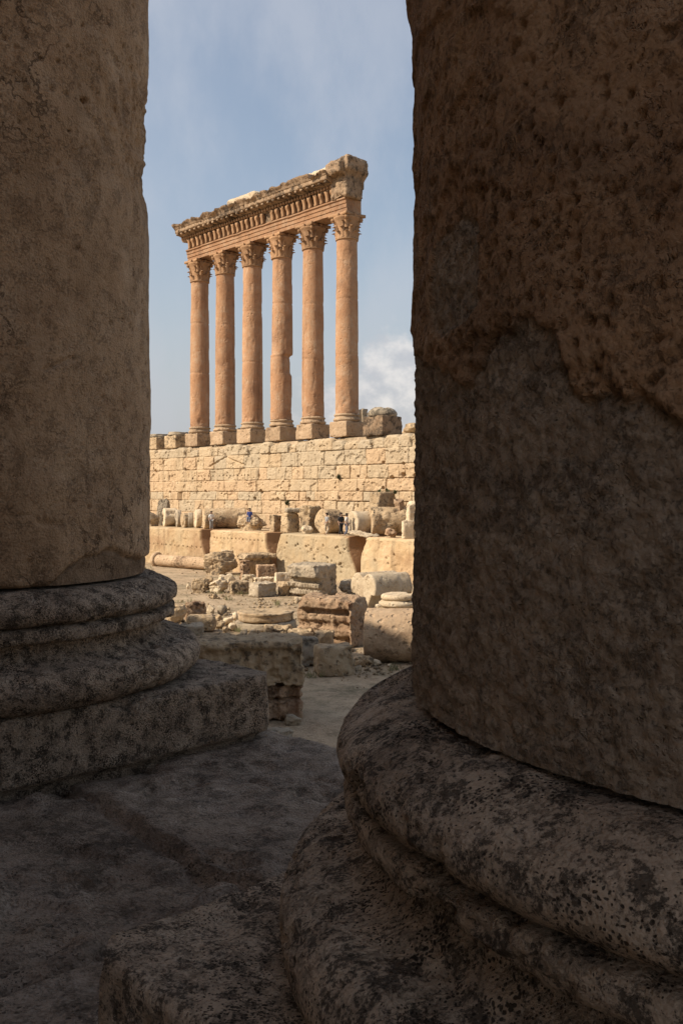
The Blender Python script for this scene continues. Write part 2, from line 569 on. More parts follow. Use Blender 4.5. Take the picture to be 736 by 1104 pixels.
def near_floor():
    Dd = np.concatenate([np.linspace(-22, -3, 20)[:-1], np.arange(-3, 6.5, .021), np.linspace(6.5, 56, 40)[1:]])
    Nn = np.concatenate([np.arange(-1.7, -.5, .1), np.arange(-.5, EDGE + .001, .021)])
    down = np.concatenate([[.03, .07, .12, .2, .3], np.arange(.45, 5.9, .25)])
    nu, nf, nw = len(Dd), len(Nn), len(down)
    U = np.repeat(Dd[:, None], nf + nw, 1)
    W = np.concatenate([np.broadcast_to(Nn[None, :], (nu, nf)), np.full((nu, nw), EDGE)], 1)
    Z = np.concatenate([np.full((nu, nf), Z_FLOOR), np.broadcast_to(Z_FLOOR - down[None, :], (nu, nw))], 1)
    U, W, Z = U.ravel(), W.ravel(), Z.ravel()
    isf = np.concatenate([np.ones((nu, nf), bool), np.zeros((nu, nw), bool)], 1).ravel()
    q = np.stack([U, W, U * 0], 1)
    # raised stylobate strip with a worn lip
    lip = .74 + .16 * fbm(q * 1.7, 4, 21) + .05 * fbm(q * 9, 3, 22)
    hz = (Z_STY - Z_FLOOR) * sstep(-.02, .035, W - lip)
    # slab joints on the strip and the inner floor
    jd = np.minimum.reduce([np.abs(U - (a + .03 * fbm(q * 3, 3, int(abs(a) * 7) + 3))) for a in (-1.55, .62, 2.1, 3.95, 5.6)])
    jd2 = np.minimum.reduce([np.abs(U + .35 * W - (a + .07 * fbm(q * 2.2, 4, int(abs(a) * 9) + 40))) for a in (-.9, .9, 2.55, 4.4)])
    jn = np.abs(W - (-.35 + .05 * fbm(q * 2.5, 4, 61)))
    j = np.where(W > lip, jd, np.minimum(jd2, jn))
    wj = .032 + .03 * (fbm(q * 4, 3, 71) * .5 + .5)
    hz = hz - .05 * sstep(wj, wj * .3, j)
    slab = np.floor((U + .35 * W) / 1.7)
    hz = hz + np.where(W > lip, 0, .012 * np.sin(slab * 12.9))
    # wear: hollows, flaking, grain
    hz = hz + .022 * fbm(q * 1.1, 4, 5) + .012 * (ridged(q * 3.1, 4, 8) - .6) + .013 * fbm(q * 12, 4, 9) + .014 * (ridged(q * 6, 4, 10) - .6)
    fl = fbm(q * 2.6 + 5, 5, 12)
    hz = hz - .018 * sstep(.05, .08, fl) - .018 * sstep(.2, .23, fl)
    # the long crack across the paving: the far side stands a little higher
    cp = []
    for px, py in ((40, 838), (90, 858), (130, 885), (165, 905), (215, 938), (250, 951), (300, 958), (340, 966)):
        Zc = 1.18 * 1019 / (py - HOR)
        cp.append(np.array([ray(px) * Zc, Zc]))
    XY0 = U[:, None] * D2 + W[:, None] * N2
    best = np.full(len(U), 9.)
    side = np.zeros(len(U))
    for a, b in zip(cp[:-1], cp[1:]):
        v = b - a
        tt = np.clip(((XY0 - a) @ v) / (v @ v), 0, 1)
        rel = XY0 - a - tt[:, None] * v
        dd = np.hypot(rel[:, 0], rel[:, 1])
        cr = v[0] * rel[:, 1] - v[1] * rel[:, 0]
        side = np.where(dd < best, np.sign(cr), side)
        best = np.minimum(best, dd)
    best = best + .03 * fbm(q * 7, 4, 91)
    ck = sstep(.038, .012, best)
    hz = hz - .032 * ck + .012 * sstep(.45, .05, best) * (side > 0) * (1 - ck) - .006 * sstep(.3, .05, best) * (side < 0)
    edge_rag = .09 * fbm(np.stack([U, Z * 1.2, U * 0], 1) * 1.6, 5, 33)
    W = W + np.where(isf, sstep(EDGE - .35, EDGE, W) * edge_rag, edge_rag + .03 * fbm(np.stack([U, Z, U * 0], 1) * 6, 3, 36))
    round_ = -.05 * sstep(EDGE - .14, EDGE, W) ** 2
    ztop = Z_STY - Z_FLOOR
    Z = Z + np.where(isf, hz + round_, ztop - .05)
    XY = U[:, None] * D2 + W[:, None] * N2
    o = link_mesh('temple_floor', np.column_stack([XY, Z]), grid_faces(nu, nf + nw)[:, ::-1], M_floor)
    struct(o)


near_floor()


def theta_axis(axis, dense_step, half=112):
    c = math.atan2(-axis[1], -axis[0])
    a = np.arange(-rad(half), rad(half), dense_step)
    b = np.arange(rad(half), 2 * math.pi - rad(half), .05)
    return c + np.concatenate([a, b])


def ray_cyl(px, py, axis, r):
    k = ray(px)
    a = k * k + 1
    b = -2 * (k * axis[0] + axis[1])
    c = axis @ axis - r * r
    disc = max(b * b - 4 * a * c, 0)
    Z = (-b - math.sqrt(disc)) / (2 * a)
    th = math.atan2(Z - axis[1], k * Z - axis[0])
    return th, zat(py, Z)


def rel_angle(th, axis):
    c = math.atan2(-axis[1], -axis[0])
    return (np.asarray(th) - c + math.pi) % (2 * math.pi) - math.pi


def poly_z(poly, axis, r, A):
    pts = sorted([(float(rel_angle(t, axis)), z) for t, z in (ray_cyl(px, py, axis, r) for px, py in poly)])
    return np.interp(A, [p[0] for p in pts], [p[1] for p in pts])


def near_shaft(axis, r, step, disp_fn, mat, parent, half=112):
    th = theta_axis(axis, step / r, half)
    zd = np.arange(0, 3.15, step)
    z = Z_COLB + np.concatenate([zd, np.linspace(3.15, COL_TOP - Z_COLB, 40)[1:]])
    T, Zz = np.meshgrid(th, z, indexing='ij')
    T, Zz = T.ravel(), Zz.ravel()
    P = np.stack([r * np.cos(T), r * np.sin(T), Zz], 1)
    A = rel_angle(T, axis)
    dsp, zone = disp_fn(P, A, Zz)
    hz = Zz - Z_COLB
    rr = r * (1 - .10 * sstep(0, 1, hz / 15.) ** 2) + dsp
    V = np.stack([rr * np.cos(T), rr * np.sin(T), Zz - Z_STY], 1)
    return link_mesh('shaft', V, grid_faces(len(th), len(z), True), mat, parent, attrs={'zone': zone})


def right_disp(P, A, Z):
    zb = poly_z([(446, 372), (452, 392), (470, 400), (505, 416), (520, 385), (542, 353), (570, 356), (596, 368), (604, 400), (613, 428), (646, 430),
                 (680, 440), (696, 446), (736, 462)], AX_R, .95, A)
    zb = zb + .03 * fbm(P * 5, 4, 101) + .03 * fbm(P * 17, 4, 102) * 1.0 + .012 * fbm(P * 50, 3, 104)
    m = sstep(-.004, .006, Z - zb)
    # spalled patch higher up
    tp, zp = ray_cyl(484, 300, AX_R, .95)
    a0 = float(rel_angle(tp, AX_R))
    e = ((A - a0) / .10) ** 4 + ((Z - zp) / .085) ** 4 + .5 * fbm(P * 9, 4, 103) + .4 * fbm(P * 34, 3, 105)
    m = m * sstep(.9, 1.05, e)
    w1, c1 = worley(P * 42, 110)
    w2, c2 = worley(P * 80, 115)
    dens = fbm(P * 2.2, 3, 118)
    pits = .010 * sstep(.42, .12, w1) * (c1 > .72 - .45 * dens) + .005 * sstep(.42, .15, w2) * (c2 > .5 - .4 * dens)
    up = .005 * fbm(P * 4, 4, 120) + .004 * fbm(P * 20, 4, 121) + .004 * (ridged(P * 36, 3, 122) - .6) - pits
    fl = fbm(P * np.array([6, 6, 9]), 5, 123)
    up = up - .006 * sstep(.16, .2, fl)
    w3, c3 = worley(P * np.array([46, 46, 36]), 130)
    w4, c4 = worley(P * 88, 134)
    low = -.010 + .004 * fbm(P * 3, 3, 131) + .004 * (ridged(P * 22, 4, 132) - .6) + .009 * (.5 - w3) * (.5 + c3) + .006 * (.5 - w4) * (.4 + c4) + .003 * fbm(P * 70, 2, 133)
    lipc = 0
    groove = -.012 * np.exp(-((Z - zb) / .006) ** 2) * sstep(-.2, .3, fbm(P * 3, 2, 140))
    broad = .010 * fbm(P * np.array([1.4, 1.4, 1.9]), 3, 150)
    side = .012 * sstep(.93, .99, Z - EYE)
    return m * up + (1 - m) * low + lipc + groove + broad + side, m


def left_disp(P, A, Z):
    zb = poly_z([(2, 636), (30, 634), (55, 630), (75, 612), (92, 600), (108, 597), (118, 590), (125, 592), (140, 600), (152, 603)], AX_L, .95, A)
    zb = zb + .02 * fbm(P * 6, 4, 201)
    m = sstep(-.006, .008, Z - zb)
    fine = .0045 * fbm(P * np.array([16, 16, 8]), 5, 210) + .008 * fbm(P * 2.2, 4, 211) + .003 * (ridged(P * 34, 3, 215) - .6) - .004 * sstep(.18, .24, fbm(P * np.array([5, 5, 3.2]), 5, 216))
    w1, c1 = worley(P * 20, 212)
    pit = .012 * sstep(.3, .1, w1) * (c1 > .8 - .35 * fbm(P * 1.7, 3, 214))
    # thin wandering cracks near the foot
    cr = np.abs(fbm(P * 3.1, 4, 220))
    crack = .012 * sstep(.035, .0, cr) * sstep(.9, .2, Z - Z_COLB) * sstep(-.1, .25, fbm(P * 1.3, 2, 221))
    low = -.02 + .012 * fbm(P * 7, 4, 230)
    groove = -.018 * np.exp(-((Z - zb) / .012) ** 2) * sstep(-.3, .2, fbm(P * 2.3, 2, 240))
    # bites along the arris seen against the sky
    tz, z1 = ray_cyl(158, 150, AX_L, .95)
    a0 = float(rel_angle(tz, AX_L))
    zz = Z - z1
    env = np.exp(-((A - a0) / .55) ** 2) * (sstep(-.42, -.15, zz) * sstep(.42, .22, zz))
    bite = -env * np.clip(.030 + .035 * fbm(P * 5.5, 4, 250) + .03 * fbm(P * 16, 3, 251), 0, .09)
    holes = 0
    for px, py, rr, dp in ((93, 108, .022, .05), (128, 117, .012, .02), (107, 100, .013, .02), (75, 141, .01, .02), (152, 118, .012, .02)):
        t, z = ray_cyl(px, py, AX_L, .95)
        q = np.array([math.cos(t) * .95, math.sin(t) * .95, z])
        dd = np.linalg.norm(P - q, axis=1) + .012 * fbm(P * 30, 3, 260)
        holes = holes - dp * sstep(rr, rr * .3, dd)
    # tool slash
    t, z = ray_cyl(64, 392, AX_L, .95)
    a1 = float(rel_angle(t, AX_L))
    u = (A - a1) * .95
    sl = np.abs((Z - z) - .38 * u + .012 * fbm(P * 12, 3, 270))
    slash = -.012 * sstep(.014, .003, sl) * (np.abs(u) < .075)
    broad = .008 * fbm(P * 1.1, 3, 280)
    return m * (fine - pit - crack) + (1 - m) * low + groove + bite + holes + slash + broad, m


def near_base(axis, parent, seed, step):
    # Attic base, from the plinth up: lower torus, scotia, fillet, upper torus
    prof = [(1.10, Z_PL - Z_STY - .01)]
    zt = EYE - Z_STY

    def arc(rc, zc, rr, zr, a0, a1, k=14):
        return [(rc + rr * math.cos(rad(a0 + (a1 - a0) * i / k)), zc + zr * math.sin(rad(a0 + (a1 - a0) * i / k))) for i in range(k + 1)]
    prof += arc(1.105, zt - .772, .095, .083, -80, 70)
    prof += [(1.105, zt - .690), (1.07, zt - .684)]
    prof += [(1.035, zt - .668), (1.012, zt - .648), (1.004, zt - .625), (1.015, zt - .604), (1.055, zt - .596), (1.074, zt - .590), (1.080, zt - .575), (1.080, zt - .555),
             (1.074, zt - .542), (1.05, zt - .536), (1.02, zt - .528)]
    prof += arc(1.038, zt - .484, .055, .044, -75, 20) + [(1.089, zt - .462), (1.076, zt - .444), (1.052, zt - .428), (1.02, zt - .412)]
    prof += [(.985, zt - .396), (.80, zt - .384)]
    pr = np.array(prof)
    seg = np.hypot(*np.diff(pr, axis=0).T)
    s = np.concatenate([[0], np.cumsum(seg)])
    ss = np.linspace(0, s[-1], int(s[-1] / step))
    R, Zz = np.interp(ss, s, pr[:, 0]), np.interp(ss, s, pr[:, 1])
    th = theta_axis(axis, step / 1.1, 105)
    T = np.repeat(th[:, None], len(ss), 1).ravel()
    Rr = np.tile(R, len(th))
    ZZ = np.tile(Zz, len(th))
    g = np.gradient(np.stack([R, Zz], 1), axis=0)
    ln = np.hypot(g[:, 0], g[:, 1]) + 1e-9
    NR, NZ = np.tile(g[:, 1] / ln, len(th)), np.tile(-g[:, 0] / ln, len(th))
    P = np.stack([Rr * np.cos(T), Rr * np.sin(T), ZZ], 1)
    w, c = worley(P * 34, seed)
    dsp = .006 * fbm(P * 2.2, 3, seed + 1) + .004 * fbm(P * 9, 4, seed + 2) + .004 * (ridged(P * 34, 4, seed + 3) - .6) - .008 * sstep(.38, .12, w) * (c > .7)
    ch = fbm(P * np.array([4.2, 4.2, 7.]), 6, seed + 5, .6)
    dsp = dsp - .018 * sstep(.3, .42, ch) - .007 * sstep(.16, .18, ch)
    Rr = Rr + NR * dsp
    ZZ = ZZ + NZ * dsp
    V = np.stack([Rr * np.cos(T), Rr * np.sin(T), ZZ], 1)
    return link_mesh('base_moulding', V, grid_faces(len(th), len(ss), True), M_base, parent)


def near_plinth(parent, seed, step, turn=rad(45)):
    a, h = 1.12, Z_PL - Z_STY + .05
    nn = int(2 * a / step)
    V, Fq = cube_grid(nn, nn, max(6, int(h / step)))
    H = np.array([a, a, h / 2])
    P = V * H
    r = .02 + .02 * fbm(P * 3, 3, seed)
    r = np.clip(r, .008, .08)[:, None]
    Q = np.clip(P, -(H - r), H - r)
    Dv = P - Q
    Nn = Dv / np.maximum(np.linalg.norm(Dv, axis=1, keepdims=True), 1e-6)
    P = Q + Nn * r
    for sx in (-1, 1):          # worn corners
        for sy in (-1, 1):
            nv = np.array([sx, sy, .0]) / math.sqrt(2)
            dd = np.maximum(0, P @ nv - 1.535 - .02 * fbm(P * 4, 3, seed + 8))
            P = P - dd[:, None] * nv
    w, c = worley(P * 30, seed + 2)
    dsp = .008 * fbm(P * 2.4, 4, seed + 3) + .006 * fbm(P * 8, 4, seed + 4) + .005 * fbm(P * 26, 3, seed + 5) - .009 * sstep(.4, .12, w) * (c > .6)
    ch = fbm(P * 3.1, 5, seed + 6)
    edge = sstep(.12, .0, np.minimum(H[0] - np.abs(P[:, 0]), H[1] - np.abs(P[:, 1])))
    dsp = dsp - (.012 + .03 * edge) * sstep(.15, .4, ch)
    P = P + Nn * dsp[:, None]
    P[:, :2] *= (1 - .04 * sstep(-h / 2 + .095, -h / 2 + .07, P[:, 2] + .012 * fbm(P * 3, 3, seed + 9)))[:, None]
    P = rotz(P, turn)
    P[:, 2] += h / 2 - .05
    return link_mesh('plinth', P, Fq, M_base, parent)


def near_columns():
    for axis, dfn, mat, lab, seed, step in (
            (AX_R, right_disp, M_shaft_rough, 'dark rough column with pitted shaft, a big spalled patch and bulging round base', 300, .0055),
            (AX_L, left_disp, M_shaft_smooth, 'smoother brown column with cracked foot and bites along its sky side', 400, .008)):
        root = empty('temple_column', (axis[0], axis[1], Z_STY))
        tag(root, lab, 'column', 'near colonnade columns')
        near_shaft(axis, .95, step, dfn, mat, root)
        near_base(axis, root, seed, .009 if axis is AX_R else .011)
        near_plinth(root, seed + 50, .015 if axis is AX_R else .016)


near_columns()


def near_hall():
    root = empty('temple_hall', (0, 0, Z_STY))
    tag(root, 'huge unseen roofed temple with colonnade, walls shaped to shade the viewpoint', 'temple')

    def slab(name, d0, d1, n0, n1, z0, z1):
        V, Fq = box(d0, d1, n0, n1, z0 - Z_STY, z1 - Z_STY)
        XY = V[:, :1] * D2 + V[:, 1:2] * N2
        link_mesh(name, np.column_stack([XY, V[:, 2]]), Fq[:, ::-1], M_hall, root, smooth=False)
    slab('hall_wall', 22, 56, -2.6, -1.62, Z_FLOOR - .2, COL_TOP + 3.2)  # unseen hall starts far along, leaving the near row open to sky light
    slab('shading_hall_wall', -.6, 9.6, -2.6, -1.64, Z_FLOOR - .2, Z_FLOOR + 8.6)  # unseen wall cut low and short: shades near columns, lets sky light in
    slab('entablature', 22, 56, NAX - 1.0, NAX + 1.15, COL_TOP, COL_TOP + 3.4)
    slab('roof_course', 22, 56, NAX - .6, NAX + 1.5, COL_TOP + 3.41, COL_TOP + 4.6)
    slab('roof', 22, 56, -14, -1.8, COL_TOP + 3.21, COL_TOP + 4.0)
    k0 = AX_R @ D2
    sp = np.linalg.norm(AX_L - AX_R)
    prof = [(1.15, 0), (1.15, .33), (1.2, .42), (1.02, .55), (1.08, .72), (.95, .8), (.94, 6), (.86, 13.2), (1.0, 14.), (1.25, 15.0)]
    for k in (-3, -2, -1, 2, 3, 4, 5, 6):
        p = D2 * (k0 + k * sp) + N2 * NAX
        V, Fq = lathe_mesh(prof, 40, 900 + k, .015, .2)
        V[:, :2] += p
        link_mesh('column', V, Fq, M_shaft_smooth, root)


near_hall()

# ------------------------------------------------------------------ far podium wall
WALL_Z = [EYE + z for z in (-3.6, -2.0, -.70, .19, 1.33, 2.55, 3.94, 5.15)]
STY2 = EYE + 5.15


def podium_wall():
    t0, t1 = along(800, N_WALL), along(20, N_WALL)
    T = np.arange(t0, t1, .042)
    Zr = np.arange(WALL_Z[0], WALL_Z[-1] + .001, .04)
    Zr[-1] = WALL_Z[-1]
    tt, zz = np.meshgrid(T, Zr, indexing='ij')
    shp = tt.shape
    t, z = tt.ravel(), zz.ravel()
    P = np.stack([t, z, t * 0], 1)
    depth = np.zeros(len(t))
    tone = np.zeros(len(t))
    ztop = z.copy()
    rs = np.random.RandomState(5)
    lens = [(2.2, 4.2), (1.6, 3.2), (1.0, 2.2), (2.6, 5.5), (1.2, 2.6), (1.3, 3.0), (1.0, 2.3)]
    tw = t + .05 * fbm(P * .9, 3, 41)
    zw = z + .035 * fbm(P * .5, 3, 42)
    course = np.clip(np.searchsorted(WALL_Z, zw) - 1, 0, 6)
    for c in range(7):
        m = course == c
        br = [t0 - 3]
        while br[-1] < t1 + 6:
            br.append(br[-1] + rs.uniform(*lens[c]))
        br = np.array(br)
        b = np.clip(np.searchsorted(br, tw[m]) - 1, 0, len(br) - 2)
        dl = np.minimum(tw[m] - br[b], br[b + 1] - tw[m])
        dz = np.minimum(zw[m] - WALL_Z[c], WALL_Z[c + 1] - zw[m])
        if c == 6:
            dz = zw[m] - WALL_Z[c]
        h = rs.rand(len(br), 6)
        open_ = .03 + .10 * h[b, 0] ** 4
        dist = np.minimum(dl - open_ * .4, dz - .012)
        wob = .05 * fbm(P[m] * 3, 3, 43 + c)
        fade = sstep(-.35, .25, fbm(P[m] * .35 + 4, 4, 49))
        jd = sstep(.05, .0, dist + wob * .6) * (.6 + .4 * fade)
        proud = (h[b, 1] - .5) * (.09 if c < 6 else .3)
        depth[m] = proud - jd * (.075 + .25 * h[b, 0] ** 3) - .5 * (h[b, 4] > .985) * sstep(.0, .2, dist) * (c < 6)
        tone[m] = np.clip(h[b, 2] + (.12 if c in (0, 1, 3) else -.05), 0, 1)
        if c == 6:
            ht = WALL_Z[7] - .42 * h[b, 3] ** 1.6
            # shoulder rounding of the top stones
            ht = ht - .20 * sstep(.35, .0, dl) - .05 * (1 + fbm(P[m] * 2.0, 3, 47))
            ztop[m] = WALL_Z[6] + (z[m] - WALL_Z[6]) * (ht - WALL_Z[6]) / (WALL_Z[7] - WALL_Z[6])
            depth[m] += -.25 * sstep(.75, 1.0, (z[m] - WALL_Z[6]) / (WALL_Z[7] - WALL_Z[6])) ** 2
            tone[m] = tone[m] * .35
    depth += .07 * fbm(P * 1.4, 5, 50) + .03 * fbm(P * 6, 4, 51)
    er = fbm(P * .8 + 3, 5, 52)
    depth -= .10 * sstep(.15, .3, er) + .06 * sstep(.3, .4, fbm(P * 2.1 + 8, 4, 53))
    # cramp holes: many small ones, some big sockets along the bed joints
    for k in range(170):
        a, b = rs.uniform(t0, t1), rs.uniform(WALL_Z[1], WALL_Z[6] + .9)
        r = rs.uniform(.06, .13)
        m = (np.abs(t - a) < .3) & (np.abs(z - b) < .3)
        depth[m] -= .28 * sstep(r, r * .45, np.hypot(t[m] - a, z[m] - b))
    for k in range(60):
        a, b = rs.uniform(t0, t1), WALL_Z[rs.randint(2, 6)] + rs.uniform(-.05, .3)
        r = rs.uniform(.13, .26)
        m = (np.abs(t - a) < .6) & (np.abs(z - b) < .6)
        depth[m] -= .4 * sstep(r, r * .5, np.hypot((t[m] - a) * .8, z[m] - b) + .05 * fbm(P[m] * 5, 2, 60 + k))

    def tz(px, py):
        p = on_line(px, N_WALL)
        return float(p @ d), zat(py, p[1])
    a, b = tz(193.7, 535)
    depth -= 1.1 * (np.abs(t - a) < .42) * (np.abs(z - b) < .46)
    # scar of a lost gable and a row of peg holes under it
    g = [tz(226, 503), tz(243, 492.5), tz(263, 501.5)]
    for (p0, p1) in ((g[0], g[1]), (g[1], g[2])):
        v = np.array(p1) - np.array(p0)
        l2 = v @ v
        s = np.clip(((t - p0[0]) * v[0] + (z - p0[1]) * v[1]) / l2, 0, 1)
        dd = np.hypot(t - p0[0] - s * v[0], z - p0[1] - s * v[1])
        depth -= .16 * sstep(.13, .05, dd)
    p0, p1 = tz(214, 513.7), tz(268, 513.4)
    for k in range(15):
        a = p0[0] + (p1[0] - p0[0]) * k / 14
        depth -= .25 * sstep(.1, .04, np.hypot(t - a, z - p0[1]))
    XY = t[:, None] * d + (N_WALL - depth)[:, None] * n
    V = np.column_stack([XY, ztop])
    # cap strip running back from the top edge
    nu, nv = shp
    ids = np.arange(nu) * nv + nv - 1
    cap = V[ids].copy()
    cap[:, :2] += n * 1.2
    base = len(V)
    V = np.concatenate([V, cap])
    tone = np.concatenate([tone, tone[ids]])
    Fq = grid_faces(nu, nv)
    i = np.arange(nu - 1)
    Fc = np.stack([ids[i], ids[i + 1], base + i + 1, base + i], 1)
    o = link_mesh('podium_wall', V, np.concatenate([Fq, Fc]), M_wall, attrs={'tone': tone})
    tag(o, 'high honey coloured wall of squared blocks carrying the six tall columns', 'wall')
    # fill behind the wall
    mid = dn((t0 + t1) / 2, N_WALL + .6)
    Vb, Fb = box(t0, t1, N_WALL + .5, N_WALL + 26, 0, STY2 - .12)
    XYb = Vb[:, :1] * d + Vb[:, 1:2] * n
    o = link_mesh('podium_terrain', np.column_stack([XYb, Vb[:, 2]]), Fb[:, ::-1], M_ground, smooth=False)
    struct(o)
    Vb, Fb = box(t0, t1, N_MEGA + 3.2, N_WALL + .2, -.3, TERR - .02)
    XYb = Vb[:, :1] * d + Vb[:, 1:2] * n
    o = link_mesh('terrace_terrain', np.column_stack([XYb, Vb[:, 2]]), Fb[:, ::-1], M_ground, smooth=False)
    struct(o)


podium_wall()


# ------------------------------------------------------------------ megalith ledge
def megaliths():
    spec = [   # px of the two ends at the top, label, holes, chamfer at near end, rounding of far end
        (60, 221.5, 'long ledge megalith above the fallen column shaft with one row of peg holes', 'row', .95, 0, -.0),
        (226.5, 293, 'ledge megalith with peg holes along its upper edge', 'top', 1.0, .1, -.0),
        (298, 383, 'greyish ledge megalith with scattered pits and one rounded shoulder', 'scatter', 1.0, .55, -.0),
        (389, 640, 'pale ledge megalith with dark vertical drip streaks below the giant drum', 'few', .6, .6, 0.)]
    for idx, (pa, pb, lab, holes, cham, rfar, dz) in enumerate(spec):
        ta, tb = along(pb, N_MEGA), along(pa, N_MEGA)      # ta near end, tb far end
        L, Hh, Dp = tb - ta, TERR + .4, 3.4
        res = .07
        nx, ny, nz = int(L / res), int(Dp / .25), int(Hh / res)
        V, Fq = cube_grid(nx, ny, nz)
        P = (V * .5 + .5) * np.array([L, Dp, Hh])
        P[:, 2] -= .4
        N = np.zeros_like(P)
        front = V[:, 1] < -.999
        # splayed gap: each near end is cut back towards the top, far ends rounded
        zrel = np.clip(P[:, 2] / TERR, 0, 1)
        near = sstep(.9, .0, P[:, 0]) * 1.0
        cutv = cham * sstep(.15, .8, zrel)
        y01 = 1 - np.clip(P[:, 1] / 2.2, 0, 1)
        sh = cutv * y01
        P[:, 0] = np.where(P[:, 0] < 2.5, sh + P[:, 0] * (2.5 - sh) / 2.5, P[:, 0])
        if rfar:
            sf = rfar * sstep(.35, 1., zrel) ** 2
            u = L - P[:, 0]
            P[:, 0] = np.where(u < 3, L - (sf + u * (3 - sf) / 3), P[:, 0])
        off = idx * 13.7
        dsp = .08 * fbm(P * .5 + off, 4, 500 + idx) + .05 * fbm(P * 2.4 + off, 4, 510 + idx) - .06 * sstep(.2, .35, fbm(P * 1.3 + off, 5, 515 + idx))
        rs = np.random.RandomState(40 + idx)
        pts = []
        if holes == 'row':
            pts = [(a, TERR * .53 + rs.uniform(-.04, .04), .10) for a in np.arange(.7, L - .4, .75)]
        elif holes == 'top':
            pts = [(a, TERR * .80 + rs.uniform(-.03, .03), .09) for a in np.arange(.8, L - .4, .55)]
        elif holes == 'scatter':
            pts = [(rs.uniform(.8, L - 1), rs.uniform(.7, 2.9), rs.uniform(.07, .13)) for k in range(46)]
        else:
            pts = [(rs.uniform(.8, L - 1), rs.uniform(1.2, 3.), rs.uniform(.08, .14)) for k in range(26)]
        for a, b, r in pts:
            dd = np.hypot(P[:, 0] - a, P[:, 2] - b)
            dsp = dsp - front * .3 * sstep(r, r * .5, dd)
        P[:, 1] = P[:, 1] - np.where(front, dsp, 0)
        top = V[:, 2] > .999
        P[:, 2] += np.where(top, .06 * fbm(P * .7, 4, 520 + idx), 0) - .12 * sstep(.25, 0, P[:, 1]) * sstep(TERR - .35, TERR, P[:, 2]) * (1 + fbm(P * 1.5, 3, 530 + idx))
        tone = .42 + .4 * fbm(P * .5 + off, 4, 540 + idx)
        tone = np.clip(tone - (.25 if idx == 2 else 0.), 0, 1)
        tone = np.where((P[:, 0] < cham + .35) & ~front, .95, tone)
        XY = (ta + P[:, 0])[:, None] * d + (N_MEGA + P[:, 1])[:, None] * n
        c = XY.mean(0)
        o = link_mesh('megalith', np.column_stack([XY - c, P[:, 2]]), Fq[:, ::-1], M_mega, attrs={'tone': tone})
        o.location = (c[0], c[1], 0)
        tag(o, lab, 'megalith', 'huge ledge stones below the wall')


megaliths()

# ------------------------------------------------------------------ six tall columns
C6 = np.array([.5, 87.0])
T6 = float(C6 @ d)
COLN = float(C6 @ n)
T1 = along(215.5, COLN)
STEP = (T1 - T6) / 5
CAPB, CAPT = STY2 + 18.05, EYE + 25.62


def leaf(r0, z0, h, w, curl, ang, nseg=6):
    pts = []
    for i in range(nseg + 1):
        s = i / nseg
        r = r0 + .06 + curl * (s ** 3)
        z = z0 + h * (s if s < .8 else .8 + (s - .8) * .2 - (s - .8) ** 2 * 3)
        ww = w * (1 - .55 * s ** 2) * (1.0 if i % 2 == 0 else .82)
        for k, o in ((-1, -.05), (0, .07), (1, -.05)):
            pts.append((r + o, k * ww / 2, z))
    front = np.array(pts)
    back = front.copy()
    back[:, 0] -= .12
    V = np.concatenate([front, back])
    nf = len(front)
    Fs = []
    for i in range(nseg):
        for k in range(2):
            a = i * 3 + k
            Fs.append((a, a + 1, a + 4, a + 3))
            Fs.append((nf + a + 3, nf + a + 4, nf + a + 1, nf + a))
        for k in (0, 2):
            a = i * 3 + k
            q = (a, a + 3, nf + a + 3, nf + a)
            Fs.append(q if k == 0 else q[::-1])
    a = nseg * 3
    for k in range(2):
        Fs.append((a + k, a + k + 1, nf + a + k + 1, nf + a + k))
    return rotz(V, ang), np.array(Fs)


def capital_mesh(seed):
    h = CAPT - CAPB
    rs = np.random.RandomState(seed)
    parts = [lathe_mesh([(.98, 0), (1.06, .04), (1.06, .14), (.95, .2), (.95, 1.2), (1.08, 1.7), (1.28, h - .32)], 32, seed, .02, .15)]
    for tier, (z0, lh, cu, off) in enumerate(((.16, .78, .34, 0), (.18, 1.28, .42, math.pi / 8))):
        for k in range(8):
            if rs.rand() < .1:
                continue
            parts.append(leaf(.95, z0, lh * rs.uniform(.9, 1.05), .62, cu * rs.uniform(.7, 1.15), off + k * math.pi / 4))
    for k in range(4):
        a = math.pi / 4 + k * math.pi / 2
        parts.append(leaf(1.0, 1.05, .95, .5, .36, a))
        for s in (-1, 1):
            parts.append(leaf(1.0, 1.1, .72, .3, .3, a + s * .32))
        # volute curl
        th = np.linspace(0, 2 * math.pi, 10, endpoint=False)
        V, Fq = lathe_mesh([(.18, -.16), (.21, 0), (.18, .16)], 12, 0, 0, .2)
        V = np.stack([V[:, 0] + 1.28, V[:, 2], V[:, 1] + h - .48], 1)
        parts.append((rotz(V, a), Fq[:, ::-1]))
    # abacus with hollow sides
    V, Fq = cube_grid(10, 10, 2)
    P = V * np.array([1.22, 1.22, .14])
    ex = np.cos(np.clip(V[:, 1], -1, 1) * math.pi / 2) * .20
    ey = np.cos(np.clip(V[:, 0], -1, 1) * math.pi / 2) * .20
    P[:, 0] *= 1 - ex / 1.22
    P[:, 1] *= 1 - ey / 1.22
    P[:, 2] += h - .15
    parts.append((P, Fq))
    for k in range(4):
        V, Fq = block_mesh(.4, .3, .4, .15, seed + k, .08, .02)
        V += np.array([1.06, 0, h - .42])
        parts.append((rotz(V, k * math.pi / 2), Fq))
    return join(parts)


